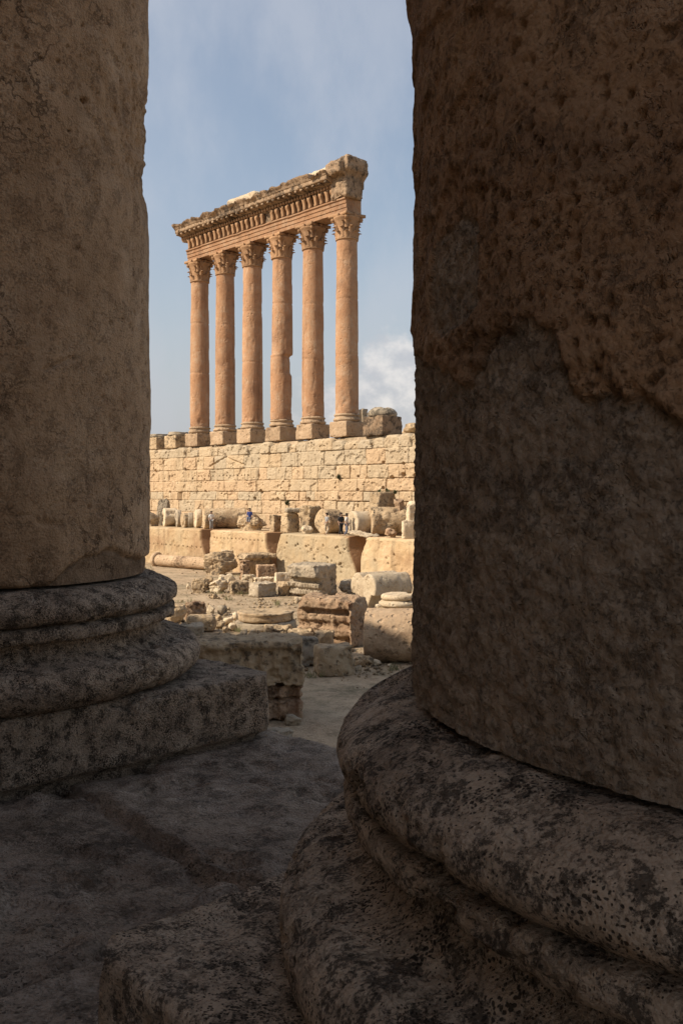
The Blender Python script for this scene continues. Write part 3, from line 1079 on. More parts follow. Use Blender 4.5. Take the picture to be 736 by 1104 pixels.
def tall_columns():
    labels = ['farthest slender column, at the jutting cornice end beside the low base stones',
              'second slender column from the jutting cornice end',
              'third slender column from the jutting cornice end, with a pale worn foot',
              'column with a notched shaft edge where its drums are out of line',
              'column next to the broken block end, on a roughly squared pedestal',
              'nearest tall column, carrying the broken end block of the entablature']
    for k in range(6):
        t = T1 - STEP * k
        p = dn(t, COLN)
        root = empty('giant_column', (p[0], p[1], STY2 - .02), RZ)
        tag(root, labels[k], 'column', 'six standing columns on the wall')
        V, Fq = block_mesh(2.35, 2.35, 1.46, .12, 600 + k, .07, .035, cuts=2, cutdepth=.05, pits=.06)
        link_mesh('plinth', V, Fq, M_ped, root)
        b0 = 1.46

        def arc(rc, zc, rr, a0=-85, a1=85, m=6):
            return [(rc + rr * math.cos(rad(a0 + (a1 - a0) * i / m)), zc + rr * math.sin(rad(a0 + (a1 - a0) * i / m))) for i in range(m + 1)]
        V, Fq = lathe_mesh([(1.1, b0 - .02)] + arc(1.10, b0 + .16, .16) + [(1.12, b0 + .36), (1.10, b0 + .46)] + arc(1.08, b0 + .58, .11) + [(1.08, b0 + .72)], 48, 610 + k, .02, .1, chip=.06)
        link_mesh('base', V, Fq, M_ped, root)
        # shaft of three drums
        s0, s1 = b0 + .70, CAPB - STY2 + .03
        rs = np.random.RandomState(620 + k)
        zs = np.arange(0, 1.0001, 1 / 150.)
        prof = []
        r_at = lambda s: 1.075 - .12 * s ** 1.8
        z = s0 + zs * (s1 - s0)
        th = np.linspace(0, 2 * math.pi, 72, endpoint=False)
        T, S = np.meshgrid(th, zs, indexing='ij')
        R = r_at(S.ravel())
        Tr, Sr = T.ravel(), S.ravel()
        Zr = s0 + Sr * (s1 - s0)
        P = np.stack([np.cos(Tr), np.sin(Tr), Zr], 1)
        # joints between drums
        for jt in (.36 + .03 * rs.randn(), .70 + .03 * rs.randn()):
            R -= .05 * np.exp(-((Sr - jt) / .0032) ** 2)
        R -= .035 * sstep(.15, .3, fbm(P * np.array([1.6, 1.6, .5]) + k * 9, 5, 630 + k))
        R += .013 * fbm(P * np.array([2, 2, .8]) + k * 7, 4, 640 + k)
        R -= .10 * sstep(.05, .3, fbm(P * np.array([2, 2, 1.5]) + k * 5, 4, 645 + k)) * sstep(.12, 0, Sr)
        shift = np.zeros(len(R))
        if k == 3:      # the drum joint that slipped, with a bite below it
            shift = np.where(Sr > .40, .07, -.05)
            aa = (Tr - (math.atan2(-.30, .954) - RZ) + math.pi) % (2 * math.pi) - math.pi
            R -= .26 * np.exp(-(aa / .8) ** 2) * sstep(.27, .30, Sr) * sstep(.402, .398, Sr)
        X, Y = R * np.cos(Tr), R * np.sin(Tr)
        dirx = np.array([math.cos(-RZ), math.sin(-RZ)])
        X, Y = X + shift * dirx[0], Y + shift * dirx[1]
        link_mesh('shaft', np.stack([X, Y, Zr], 1), grid_faces(72, len(zs), True), M_col, root)
        V, Fq = capital_mesh(650 + k)
        V[:, 2] += CAPB - STY2
        link_mesh('capital', V, Fq, M_cap, root, smooth=False)


tall_columns()


# ------------------------------------------------------------------ entablature
def entablature():
    ta, tb = T6 - 1.15, T1 + 1.1
    org = dn(ta, COLN)
    root = empty('entablature', (org[0], org[1], CAPT), RZ)
    tag(root, 'carved stone beam with jutting jagged cornice lying on the six columns', 'entablature')
    L = tb - ta
    # local axes: x along d (away), +y = d rotated 90deg ccw -> towards us is +y
    s = 1 if (np.array([-d[1], d[0]]) @ -n) > 0 else -1

    def sweep(name, prof, mat, seed, rough=.03, x0=0., x1=None, res=.12, jag=0., parent=root, endcut=None, chipf=0.):
        """profile [(y towards viewer, z)] closed loop, swept along x"""
        x1 = L if x1 is None else x1
        xs = np.arange(x0, x1 + res, res)
        xs[-1] = x1
        pr = []
        loop = prof + [prof[0]]
        for (y0, z0), (y1, z1) in zip(loop[:-1], loop[1:]):
            m = max(1, int(math.hypot(y1 - y0, z1 - z0) / .16))
            for i in range(m):
                pr.append((y0 + (y1 - y0) * i / m, z0 + (z1 - z0) * i / m))
        pr = np.array(pr)
        c = pr.mean(0)
        X = np.repeat(xs[:, None], len(pr), 1).ravel()
        Y = np.tile(pr[:, 0], len(xs))
        Z = np.tile(pr[:, 1], len(xs))
        P = np.stack([X, Y, Z], 1)
        f = rough * (1.4 * fbm(P * 1.1 + seed, 4, seed) + .6 * fbm(P * 4.5 + seed, 3, seed + 1))
        if chipf:
            f = f - chipf * sstep(.1, .4, fbm(P * .9 + seed * 3, 5, seed + 5))
        v = np.stack([Y - c[0], Z - c[1]], 1)
        v /= np.maximum(np.linalg.norm(v, axis=1, keepdims=True), 1e-6)
        Y, Z = Y + v[:, 0] * f, Z + v[:, 1] * f
        if jag:
            up = sstep(c[1], pr[:, 1].max(), Z)
            b = np.floor(X / 1.15 + .8 * np.sin(np.floor(X / 2.3)))
            hb = _h(b.astype(int), b.astype(int) * 0, b.astype(int) * 0, seed)
            Z = Z - up * jag * (hb ** 1.5 + .5 * sstep(0, .5, fbm(np.stack([X, X * 0, X * 0], 1) * 1.7, 3, seed + 8)))
        V = np.stack([X, s * Y, Z], 1)
        nu, nv = len(xs), len(pr)
        Fq = []
        i = np.arange(nu - 1)[:, None]
        j = np.arange(nv)[None, :]
        j2 = (j + 1) % nv
        Fq = np.stack([i * nv + j, i * nv + j2, (i + 1) * nv + j2, (i + 1) * nv + j], -1).reshape(-1, 4)
        # end caps as fans of quads
        V = np.concatenate([V, V[:nv].mean(0)[None], V[-nv:].mean(0)[None]])
        e0, e1 = nu * nv, nu * nv + 1
        jj = np.arange(0, nv)
        tri0 = np.stack([jj, (jj + 1) % nv, np.full(nv, e0), np.full(nv, e0)], 1)
        last = (nu - 1) * nv
        faces = [tuple(q) for q in Fq] + [(int(a), e0, int(b)) for a, b in zip(jj, (jj + 1) % nv)] + [(last + int(b), e1, last + int(a)) for a, b in zip(jj, (jj + 1) % nv)]
        return link_mesh(name, V, faces, mat, parent, smooth=False)

    sweep('architrave', [(.85, 0), (.85, .36), (.92, .38), (.92, .74), (.99, .76), (.99, 1.02), (1.12, 1.12), (1.12, 1.24), (-.95, 1.24), (-.95, 0)], M_col, 700, .010, x0=.25, chipf=.05)
    fr = sweep('frieze', [(.80, 1.24), (.80, 2.30), (-.95, 2.30), (-.95, 1.24)], M_corn, 705, .03, x0=.2)
    rs = np.random.RandomState(9)
    m = 31
    for k in range(m):
        x = 1.1 + (L - 1.7) * k / (m - 1)
        if rs.rand() < .06:
            continue
        V, Fq = cube_grid(2, 3, 6)
        P = V * np.array([.17, .20, .50])
        zz = (V[:, 2] + 1) / 2
        P[:, 1] += .16 * zz ** 2 + .07
        P[:, 0] *= 1 + .25 * sstep(.55, 1, zz)
        if k % 2:
            P[:, 1] += .10 * sstep(.45, .6, zz) * sstep(.95, .8, zz)
        P += .03 * np.stack([vnoise(P * 6 + k * 3.3, 5 + a) for a in range(3)], 1)
        V = np.stack([P[:, 0] + x, s * (P[:, 1] + .80), P[:, 2] + 1.77], 1)
        link_mesh('bracket', V, Fq[:, ::-1] if s > 0 else Fq, M_cap, fr, smooth=False)
    # cornice: dentil band, modillions, corona, gutter moulding
    x_c = 1.7
    prof = [(.95, 2.30), (1.05, 2.42), (1.05, 2.72), (1.22, 2.78), (1.75, 2.95), (2.02, 3.02), (2.06, 3.10), (2.06, 3.36), (2.12, 3.42), (2.20, 3.62), (2.38, 3.9), (2.42, 4.02), (1.6, 4.15),
            (-1.0, 4.1), (-1.0, 2.3)]
    co = sweep('cornice', prof, M_corn, 710, .035, x0=x_c, x1=L + .85, jag=.42, chipf=.14)
    parts = []
    for x in np.arange(x_c + .3, L + .7, .42):
        parts.append(box(x, x + .24, s * 1.03 if s > 0 else -1.22, s * 1.22 if s > 0 else -1.03, 2.44, 2.70))
    V, Fq = join(parts)
    link_mesh('dentil_band', V, Fq, M_cap, co, smooth=False)
    parts = []
    for x in np.arange(x_c + .35, L + .7, .84):
        V, Fq = block_mesh(.34, .72, .24, .12, int(x * 10), .05, .02)
        V += np.array([x, s * 1.58, 2.78])
        parts.append((V, Fq))
    V, Fq = join(parts)
    link_mesh('modillion_band', V, Fq, M_corn, co, smooth=False)
    # the broken end: a ragged stack of stone, overhanging at the top
    def mold(P, H):
        z = P[:, 2] / H[2]
        k = .78 + .30 * sstep(-.15, .35, z)
        P = P.copy()
        P[:, 0] = P[:, 0] * k
        P[:, 1] *= .86 + .2 * sstep(-.15, .35, z)
        return P
    V, Fq = block_mesh(2.7, 2.7, 3.75, .10, 731, .3, .11, cuts=5, cutdepth=.12, mould=mold, pits=.08)
    V += np.array([.85, s * .15, 1.2])
    link_mesh('broken_end', V, Fq, M_corn, root)
    V, Fq = block_mesh(2.0, 1.6, 1.1, .1, 733, .25, .08, cuts=4, cutdepth=.2)
    V += np.array([.9, s * 1.3, 3.25])
    link_mesh('broken_cornice', V, Fq, M_corn, root)
    # core stones behind the gutter
    for (x, w, h, y, sd) in ((16.4, 5.4, 1.35, -.2, 740), (10.3, 2.6, .75, .1, 741), (5.2, 4.6, .95, -.1, 742)):
        V, Fq = block_mesh(w, 1.9, h, .14, sd, .4, .07, cuts=3, cutdepth=.2)
        V += np.array([x, s * y, 3.9])
        link_mesh('core_stone', V, Fq, M_pale, root)


entablature()


# ------------------------------------------------------------------ loose stones
def put(name, mesh, mat, label, cat, loc, rz=0., group=None, tilt=(0, 0), smooth=True):
    V, Fq = mesh
    o = link_mesh(name, V, Fq, mat, smooth=smooth)
    o.location = loc
    o.rotation_euler = (tilt[0], tilt[1], rz)
    tag(o, label, cat, group)
    return o


def drum_mesh(r, length, seed, res=.12, rough=.03, chip=.06, shape=None, taper=0.):
    c = .05 * min(1, r)
    return lathe_mesh([(r - c, 0), (r, c), (r * (1 - taper), length - c), (r * (1 - taper) - c, length)], max(28, int(2 * math.pi * r / res)), seed, rough, res, shape, chip)


def lying(V, r):
    """axis z -> x, resting on z=0"""
    return np.stack([V[:, 2], V[:, 1], -V[:, 0] + r], 1)


# --- low stones along the wall top
def top_stone(px, off, name, mesh, mat, label, cat, rz=RZ, z=STY2 - .1, group='stones on top of the far wall'):
    p = on_line(px, N_COL + off)
    o = put(name, mesh, mat, label, cat, (p[0], p[1], z), rz, group)
    return o


def base_on_plinth(px, off, label, w, hp, r, hb, seed, mat=M_rub, dome=False):
    p = on_line(px, N_COL + off)
    root = empty('column_base', (p[0], p[1], STY2 - .1), RZ)
    tag(root, label, 'column base', 'stones on top of the far wall')
    V, Fq = block_mesh(w, w, hp, .12, seed, .1, .04, cuts=2, cutdepth=.06, pits=.06)
    link_mesh('plinth', V, Fq, mat, root)
    V, Fq = lathe_mesh([(r * .95, hp - .03), (r, hp + hb * .2), (r * .96, hp + hb * .45), (r * .84, hp + hb * .7), (r * .62, hp + hb * .92), (r * .5, hp + hb)] if dome else
                       [(r * .97, hp - .03), (r, hp + hb * .25), (r * .98, hp + hb * .5), (r * .9, hp + hb * .55), (r * .88, hp + hb)], 40, seed + 1, .03, .12, chip=.08)
    link_mesh('base', V, Fq, M_grey, root)


base_on_plinth(172, 0, 'low base stone with flat round top, at the wall end by the smooth column', 2.3, 1.45, 1.2, .4, 800)
base_on_plinth(192.5, 0, 'low base stone with flat round top, just before the first slender column', 2.3, 1.5, 1.25, .4, 805)
base_on_plinth(412, -.05, 'broad pedestal with domed broken base beside the nearest tall column', 2.5, 1.75, 1.32, .8, 810, M_corn, True)
for px, off, w, h, lab, sd, nm in ((234, 5, .9, 2.4, 'small upright block glimpsed between the first and second slender columns', 820, 'stone_block'),
                                   (260.5, 5, 1.3, 2.3, 'squat block glimpsed between the second and third slender columns', 822, 'stone_block'),
                                   (291, 5, 1.7, 2.0, 'block glimpsed between the third slender column and the notched one', 824, 'stone_block'),
                                   (391.5, 4, .75, 3.1, 'narrow upright stone peeping out behind the nearest tall column', 826, 'stone_block'),
                                   (322, 5, .9, 1.5, 'low block glimpsed just past the notched column', 828, 'stone_block')):
    top_stone(px, off, nm, block_mesh(w, w, h, .15, sd, .1, .05, cuts=2), M_grey, lab, 'block')
for px, w, h, sd, lab in ((438.5, .9, .65, 830, 'small rough stone on the wall top beyond the broad pedestal'), (446, 1.5, 1.0, 831, 'pale jagged lump on the wall top, last before the rough column')):
    top_stone(px, .1, 'rubble_stone', boulder_mesh(w, w, h, .1, sd), M_rub, lab, 'rock')


# --- terrace row
def terr_pt(px, off):
    return on_line(px, N_MEGA + off)


TERR_G = 'fallen pieces along the ledge'


def terr_drum(px0, off, r_px, len_m, phi, mat, label, seed, name='fallen_drum', chip=.1, endmat=None, cat='column drum'):
    p = terr_pt(px0, off)
    r = r_px * p[1] / 1019
    V, Fq = drum_mesh(r, len_m, seed, .12, .04, chip)
    V = lying(V, r)
    return put(name, (V, Fq), mat, label, cat, (p[0], p[1], TERR - .04), phi, TERR_G)


def terr_block(px, off, w_px, top_py, asp, rot, mat, label, seed, name='fallen_block', kind='block', cat='block', z=None, cuts=5, rough=.07, rnd=.08, lump=.25):
    p = terr_pt(px, off)
    th = rad(rot)
    W = w_px * p[1] / 1019
    w = W / (math.cos(th) + asp * abs(math.sin(th)))
    zb = TERR - .05 if z is None else z
    h = zat(top_py, p[1]) - zb
    if kind == 'block':
        mesh = block_mesh(w, w * asp, h, .11, seed, rnd, rough, cuts=cuts, cutdepth=.22)
    else:
        mesh = boulder_mesh(W, W * asp, h, .1, seed, lump)
    return put(name, mesh, mat, label, cat, (p[0], p[1], zb), th, TERR_G)


terr_block(165, 1.6, 15, 551, .8, 20, M_grey, 'dark rough boulder beside the smooth column on the ledge', 1001, 'boulder', 'boulder', 'rock')
terr_block(176, 3.6, 15, 537, .9, 30, M_grey, 'rough dark boulder piled up behind the ledge drums', 1002, 'boulder', 'boulder', 'rock')
terr_drum(176.5, 1.7, 10.0, 1.3, rad(20), M_pale, 'short drum with bright chipped end beside the dark boulder', 1003, chip=.16)
terr_drum(190, 2.0, 9.4, .45, rad(20), M_grey, 'thin grey disc standing on edge between two bright drum ends', 1004, chip=.15)
terr_drum(197, 1.5, 8.2, .75, rad(30), M_rub, 'short bright drum with ragged broken rim', 1005, chip=.3)
terr_drum(203, 1.9, 8.4, .5, rad(9), M_grey, 'mottled slice of drum with a dark hollow beside the ragged one', 1006, chip=.35)
terr_drum(210.5, 1.6, 10.6, .55, rad(18), M_pale, 'thin bright disc standing on edge, the tallest in the row', 1007, chip=.08)
terr_drum(219.5, 1.3, 11.3, 4.0, rad(16), M_rub, 'long grey shaft piece with bright end, longest on the ledge', 1008, 'fallen_shaft', .05, cat='column shaft')
terr_block(272, 1.9, 33, 554, .7, 10, M_rub, 'broad low rock under the person in blue', 1010, 'boulder', 'boulder', 'rock', lump=.4)
terr_block(297, 1.7, 14, 553.5, .8, 42, M_rub, 'small squarish rock with dark face beside the broad low rock', 1011)
terr_block(313, 1.8, 21, 553, .9, 36, M_rub, 'upright block with a thin slab lying on top', 1012)
terr_block(317.5, 2.0, 23, 547.8, .8, 12, M_grey, 'thin dark slab lying on the upright block', 1013, 'stone_slab', 'block', 'slab', z=TERR + 1.72, rough=.04, rnd=.1, cuts=2)
terr_block(336, 2.6, 27, 545.5, .8, 38, M_rub, 'leaning pointed slab with dark shaded flank', 1014, cuts=6, rough=.1)
terr_block(331, 1.1, 13, 566, .7, 10, M_pale, 'little pale stones at the foot of the leaning pointed slab', 1024, 'rubble_stone', 'boulder', 'rock', lump=.5)
terr_drum(347, 1.8, 13.6, 1.5, rad(38), M_rub, 'rounded drum with curved pale flank beside the leaning pointed slab', 1015, chip=.2)
terr_drum(379, 1.5, 13.4, 2.0, rad(30), M_pale, 'big drum with chalky round end behind the walking pair', 1016, chip=.12)
V, Fq = block_mesh(2.1, 1.1, .16, .09, 1017, .05, .04, cuts=3)
p = terr_pt(390, .7)
put('stone_slab', (V, Fq), M_pale, 'flat pale slab tilted over the ledge joint', 'slab', (p[0], p[1], TERR + .12), rad(-38), TERR_G, tilt=(rad(6), rad(9)))
terr_drum(399, 2.6, 15.6, 3.3, rad(8), M_rub, 'giant round drum with broken lower flank, largest on the ledge', 1018, 'fallen_drum', .2)
terr_block(413, 5.0, 30, 530.5, .8, 24, M_rub, 'tall rough block rising behind the giant drum', 1019, 'fallen_block')
terr_block(431, 4.5, 13, 537, .8, 45, M_red, 'dark brown stone beside the tall rough block', 1020)
terr_block(444, 3.6, 14, 540, .8, 20, M_pale, 'pale squared block up beside the rough near column', 1021, rnd=.05, rough=.04)
terr_block(439.5, .9, 14, 561, .5, 14, M_pale, 'upright pale block in front of the giant drum', 1022, rnd=.04, rough=.03, cuts=1)
terr_block(421, .9, 13, 569, .7, 0, M_red, 'broken brown lumps in the hollow of the giant drum', 1023, 'boulder', 'boulder', 'rock', lump=.5)
terr_block(448, 1.4, 6, 552, .7, 0, M_grey, 'dark stone squeezed behind the upright pale block', 1025, 'boulder', 'boulder', 'rock')
terr_block(405, .6, 8, 575, .7, 0, M_grey, 'small flat stone on the ledge rim before the giant drum', 1026, 'rubble_stone', 'boulder', 'rock')

# small dry tufts on the wall and ledge blocks
M_leaf = plain('dry_green_leaves', (.07, .08, .03))


def tuft(px, py, dist_n, size, seed, label):
    p = on_line(px, dist_n)
    rs = np.random.RandomState(seed)
    V, Fs = [], []
    for k in range(60):
        a, e = rs.uniform(0, 6.28), rs.uniform(.1, 1.4)
        dv = np.array([math.cos(a) * math.cos(e), math.sin(a) * math.cos(e), math.sin(e)]) * size * rs.uniform(.5, 1)
        side = np.cross(dv, [0, 0, 1.]) + 1e-3
        side = side / np.linalg.norm(side) * size * .12
        b = rs.randn(3) * size * .15
        i = len(V)
        V += [b - side, b + side, b + dv * .7 + side, b + dv]
        Fs.append((i, i + 1, i + 2, i + 3))
    o = link_mesh('plant', np.array(V), Fs, M_leaf, smooth=False)
    o.location = (p[0], p[1], zat(py, p[1]))
    tag(o, label, 'plant', 'dry tufts in the masonry')


tuft(310, 543.5, N_WALL - .05, .5, 1, 'dark green tuft growing from the wall above the thin dark slab')
tuft(408.5, 531.5, N_MEGA + 5, .4, 2, 'dark tuft on the edge of the tall rough block')
tuft(417, 531, N_MEGA + 5, .38, 3, 'small tuft in the middle of the tall rough block top')
tuft(426, 531.5, N_MEGA + 5.2, .35, 4, 'thin tuft beside the brown stone up on the tall block')
tuft(365, 515.5, N_WALL - .1, .4, 5, 'tuft growing from a socket high in the wall')

# ------------------------------------------------------------------ court rubble
COURT_G = 'fallen pieces in the court'


def court_pt(px, py):
    Z = EYE * 1019 / (py - HOR)
    return np.array([ray(px) * Z, Z])


def court(kind, px, py, w_px, top_py, asp, rot, mat, label, seed, name, cat, cuts=5, rough=.07, rnd=.06, sink=.06, mould=None, res=.07, lump=.28, tilt=(0, 0), z0=0., taper=0., pits=.04, cutdepth=.2):
    """py = row of the nearest bottom edge, top_py = row of the farthest top edge, w_px = full seen width"""
    Zf = (EYE - z0) * 1019 / (py - HOR)
    th = rad(rot)
    W = w_px * Zf / 1019
    w = W / (abs(math.cos(th)) + asp * abs(math.sin(th)))
    dd = w * abs(math.sin(th)) + w * asp * abs(math.cos(th))
    if kind == 'boulder':
        dd, w = W * asp, W
    Zc = Zf + dd * .5
    W2 = Zc / Zf
    w *= W2
    h = (EYE - (top_py - HOR) / 1019 * (Zf + dd * .8)) - z0
    h = max(h, .12)
    if kind == 'block':
        mesh = block_mesh(w, w * asp, h + sink, res, seed, rnd, rough, cuts=cuts, cutdepth=cutdepth, mould=mould, taper=taper, pits=pits)
    else:
        mesh = boulder_mesh(w, w * asp, h + sink, res, seed, lump, cuts)
    return put(name, mesh, mat, label, cat, (ray(px) * Zc, Zc, z0 - sink), th, COURT_G, tilt)


# long fallen shaft along the ledge foot
p0, p1 = court_pt(167, 610.5), court_pt(222, 614.5)
p0 = p0 + n * .4
p1 = p1 + n * .4
v = p1 - p0
root = empty('fallen_shaft', (p0[0], p0[1], 0), math.atan2(v[1], v[0]))
tag(root, 'long smooth column shaft lying along the foot of the ledge', 'column shaft', COURT_G)
V, Fq = drum_mesh(.56, float(np.linalg.norm(v)) + .8, 1100, .1, .015, .02)
link_mesh('shaft', lying(V, .56), Fq, M_ped, root)
V, Fq = lathe_mesh([(.60, -.45), (.72, -.38), (.72, -.05), (.62, 0), (.57, .05)], 32, 1101, .02, .1)
link_mesh('collar', lying(V, .6), Fq, M_ped, root)

court('boulder', 237, 620.5, 37, 594, .8, 30, M_rub, 'large rounded boulder at the near end of the long fallen shaft', 1103, 'boulder', 'rock', 4, lump=.3)
court('block', 248, 616, 21, 592.5, .8, 12, M_pale, 'pale flat topped block just behind the large rounded boulder', 1104, 'fallen_block', 'block')


# upturned capital: flat slab on a narrow carved body
def upturned(P, H):
    z = P[:, 2] / H[2]
    k = .38 + .40 * sstep(-.9, .45, z) + .24 * sstep(.5, .68, z)
    P = P.copy()
    P[:, 0] *= k
    P[:, 1] *= k
    return P


court('block', 275, 623, 46, 596, .75, 25, M_rub, 'upturned capital with flat pale top and dark undercut sides', 1105, 'fallen_capital', 'capital', 2, .08, .08, mould=upturned, res=.08)
court('block', 264, 626, 12, 604, .9, 30, M_red, 'pinkish carved stump leaning under the upturned capital', 1106, 'carved_stump', 'carved stone', 4, .1)
court('block', 287, 624, 23, 608.5, .6, 14, M_red, 'small moulded block in front of the upturned capital', 1107, 'carved_block', 'carved stone', 1, .05)
court('boulder', 217, 638.5, 21, 622, .8, 0, M_rub, 'brown lumpy rock at the tip of the rubble line', 1110, 'boulder', 'rock')
court('boulder', 203.5, 634.5, 5, 629, .9, 0, M_pale, 'tiny pale stone lying ahead of the rubble line', 1111, 'rubble_stone', 'rock')
court('boulder', 236, 639, 22, 621.5, .8, 20, M_pale, 'pale jagged rock with dark hollows in the rubble line', 1112, 'boulder', 'rock', lump=.45)
court('block', 258, 640, 23, 626, .6, 20, M_rub, 'brown oblong block beside the pale jagged rock', 1113, 'fallen_block', 'block')
court('boulder', 248, 630, 13, 618, .9, 0, M_pale, 'pointed pale stone behind the brown oblong block', 1114, 'rubble_stone', 'rock')
court('block', 268, 629, 16, 619.5, .6, -15, M_pale, 'pale flat stone resting before the carved stump', 1115, 'stone_slab', 'slab', 3)
court('block', 283, 643.5, 31, 627, .8, 38, M_grey, 'grey cube block with one bright face and one dark face', 1116, 'fallen_block', 'block', 1, .05)
court('block', 307, 642, 22, 626.5, .8, 42, M_rub, 'wedge of stone beside the grey cube block', 1117, 'fallen_block', 'block', 6, cutdepth=.35)
court('block', 284, 629.5, 22, 622, .7, 10, M_pale, 'low pale slab propped behind the grey cube block', 1118, 'stone_slab', 'slab', 2)
court('block', 303, 630.5, 18, 617, .7, 25, M_pale, 'pale squared stone between the moulded block and the dentil cornice', 1119, 'fallen_block', 'block', 3)
court('boulder', 292, 627.5, 8, 621.5, .8, 0, M_pale, 'round pale cobble on the slabs by the small moulded block', 1120, 'rubble_stone', 'rock')
court('boulder', 226, 629, 9, 620, .8, 0, M_rub, 'low stone behind the brown lumpy rock', 1121, 'rubble_stone', 'rock')
court('boulder', 240, 627, 9, 619, .8, 0, M_pale, 'small pale stone between the large boulder and the rubble line', 1122, 'rubble_stone', 'rock')


# dentil cornice block (carved bands lit from the side)
def cornice_prof(P, H):
    P = P.copy()
    z = P[:, 2] / H[2]
    f = sstep(.1, -.5, P[:, 1] / H[1])
    off = np.interp(z, [-1, -.86, -.84, -.55, -.53, -.42, -.40, -.12, -.10, .18, .22, 1], [.62, .60, .40, .36, .48, .48, .30, .26, .50, .44, .02, 0.])
    teeth = (np.sin(P[:, 0] * 26) > 0) * ((z > -.84) & (z < -.55) | (z > -.40) & (z < -.12))
    P[:, 1] += f * (off * H[1] + .10 * teeth)
    return P


court('block', 334, 645.5, 62, 606, .8, -38, M_grey, 'big cornice block with rough grey top and bands of teeth below', 1125, 'cornice_block', 'cornice block', 4, .10, .25, mould=cornice_prof, res=.07)
court('boulder', 376, 641, 23, 623.5, .8, 0, M_grey, 'grey rock in the gap between the dentil cornice and the heart drum', 1126, 'boulder', 'rock')

# heart-shaped drum
p = court_pt(391, 657)


def heart(th):
    # cardioid-like double shaft: two lobes up, point down (up = +x in the lathe frame after lying: z = -x)
    a = th
    up = -np.cos(a)
    return .78 + .30 * np.abs(np.sin(a)) * (up > -.35) + .42 * np.maximum(0, -up) ** 6 - .28 * np.maximum(0, up) ** 10


V, Fq = lathe_mesh([(1.12, 0), (1.18, .06), (1.18, 2.9), (1.12, 2.96)], 72, 1130, .02, .1, heart, .05)
V = lying(V, 1.30)
put('heart_drum', (V, Fq), M_pale, 'heart shaped corner drum with bright face beside the two ring base', 'column drum', (p[0], p[1] + .6, -.05), rad(36), COURT_G)

# ringed base on its rough block, with the giant drum in front
root_p = court_pt(430, 671)
o = court('block', 427, 671, 62, 653.5, .8, 14, M_rub, 'rough low block under the two ring base', 1135, 'fallen_block', 'block', 2, .08, .2)
zb = o.dimensions.z - .1
p = np.array([ray(430) * (o.location.y + .1), o.location.y + .1])
root = empty('column_base', (p[0], p[1], zb), 0)
tag(root, 'pale column base of two round rings on a rough low block', 'column base', COURT_G)
V, Fq = lathe_mesh([(1.00, -.04), (1.14, .08), (1.14, .22), (1.0, .32), (.94, .36)], 48, 1136, .03, .06, None, .09)
link_mesh('lower_ring', V, Fq, M_pale, root)
V, Fq = lathe_mesh([(.92, .355), (1.02, .45), (1.02, .58), (.92, .68)], 48, 1137, .03, .06, None, .09)
link_mesh('upper_ring', V, Fq, M_pale, root)

p = court_pt(394, 716)
r = 1.13
V, Fq = drum_mesh(r, 3.4, 1138, .06, .018, .05)
V = lying(V, r)
put('fallen_drum', (V, Fq), M_ped, 'massive drum with pinholes lying half shaded beside the rough near column', 'column drum', (p[0] + .05, p[1] + 1.0, -.08), rad(-8), COURT_G)


# overhanging entablature block
def overhang(P, H):
    P = P.copy()
    z = P[:, 2] / H[2]
    f = sstep(.1, -.5, P[:, 1] / H[1])
    off = np.interp(z, [-1, -.62, -.58, -.30, -.26, -.02, .02, .26, .30, .5, .54, 1], [.75, .70, .50, .30, .52, .50, .30, .24, .40, .36, .05, 0.])
    f = f * sstep(.98, .80, P[:, 0] / H[0])
    P[:, 1] += f * (off * H[1] + .07 * (np.sin(P[:, 0] * 12) > 0) * ((z > .02) & (z < .3)))
    P[:, 1] -= .12 * sstep(-.2, -.6, P[:, 1] / H[1]) * sstep(.55, .7, z) * fbm(P * 2, 3, 4)
    return P


court('block', 357, 699, 84, 640, .6, -30, M_red, 'large overhanging entablature block with rough crest and dark undercut', 1140, 'entablature_block', 'carved block', 5, .12, .25, mould=overhang, res=.06, pits=.08)

# round two-step base
p = court_pt(284, 681)
root = empty('column_base', (p[0], p[1] + 1.5, -.05))
tag(root, 'wide flat two step column base lying among the rubble', 'column base', COURT_G)
V, Fq = lathe_mesh([(1.5, 0), (1.58, .08), (1.58, .38), (1.50, .45)], 56, 1142, .02, .09, None, .06)
link_mesh('lower_step', V, Fq, M_grey, root)
V, Fq = lathe_mesh([(1.36, .44), (1.44, .52), (1.42, .78), (1.5, .86), (1.46, .92)], 56, 1143, .02, .09, None, .06)
link_mesh('upper_step', V, Fq, M_rub, root)

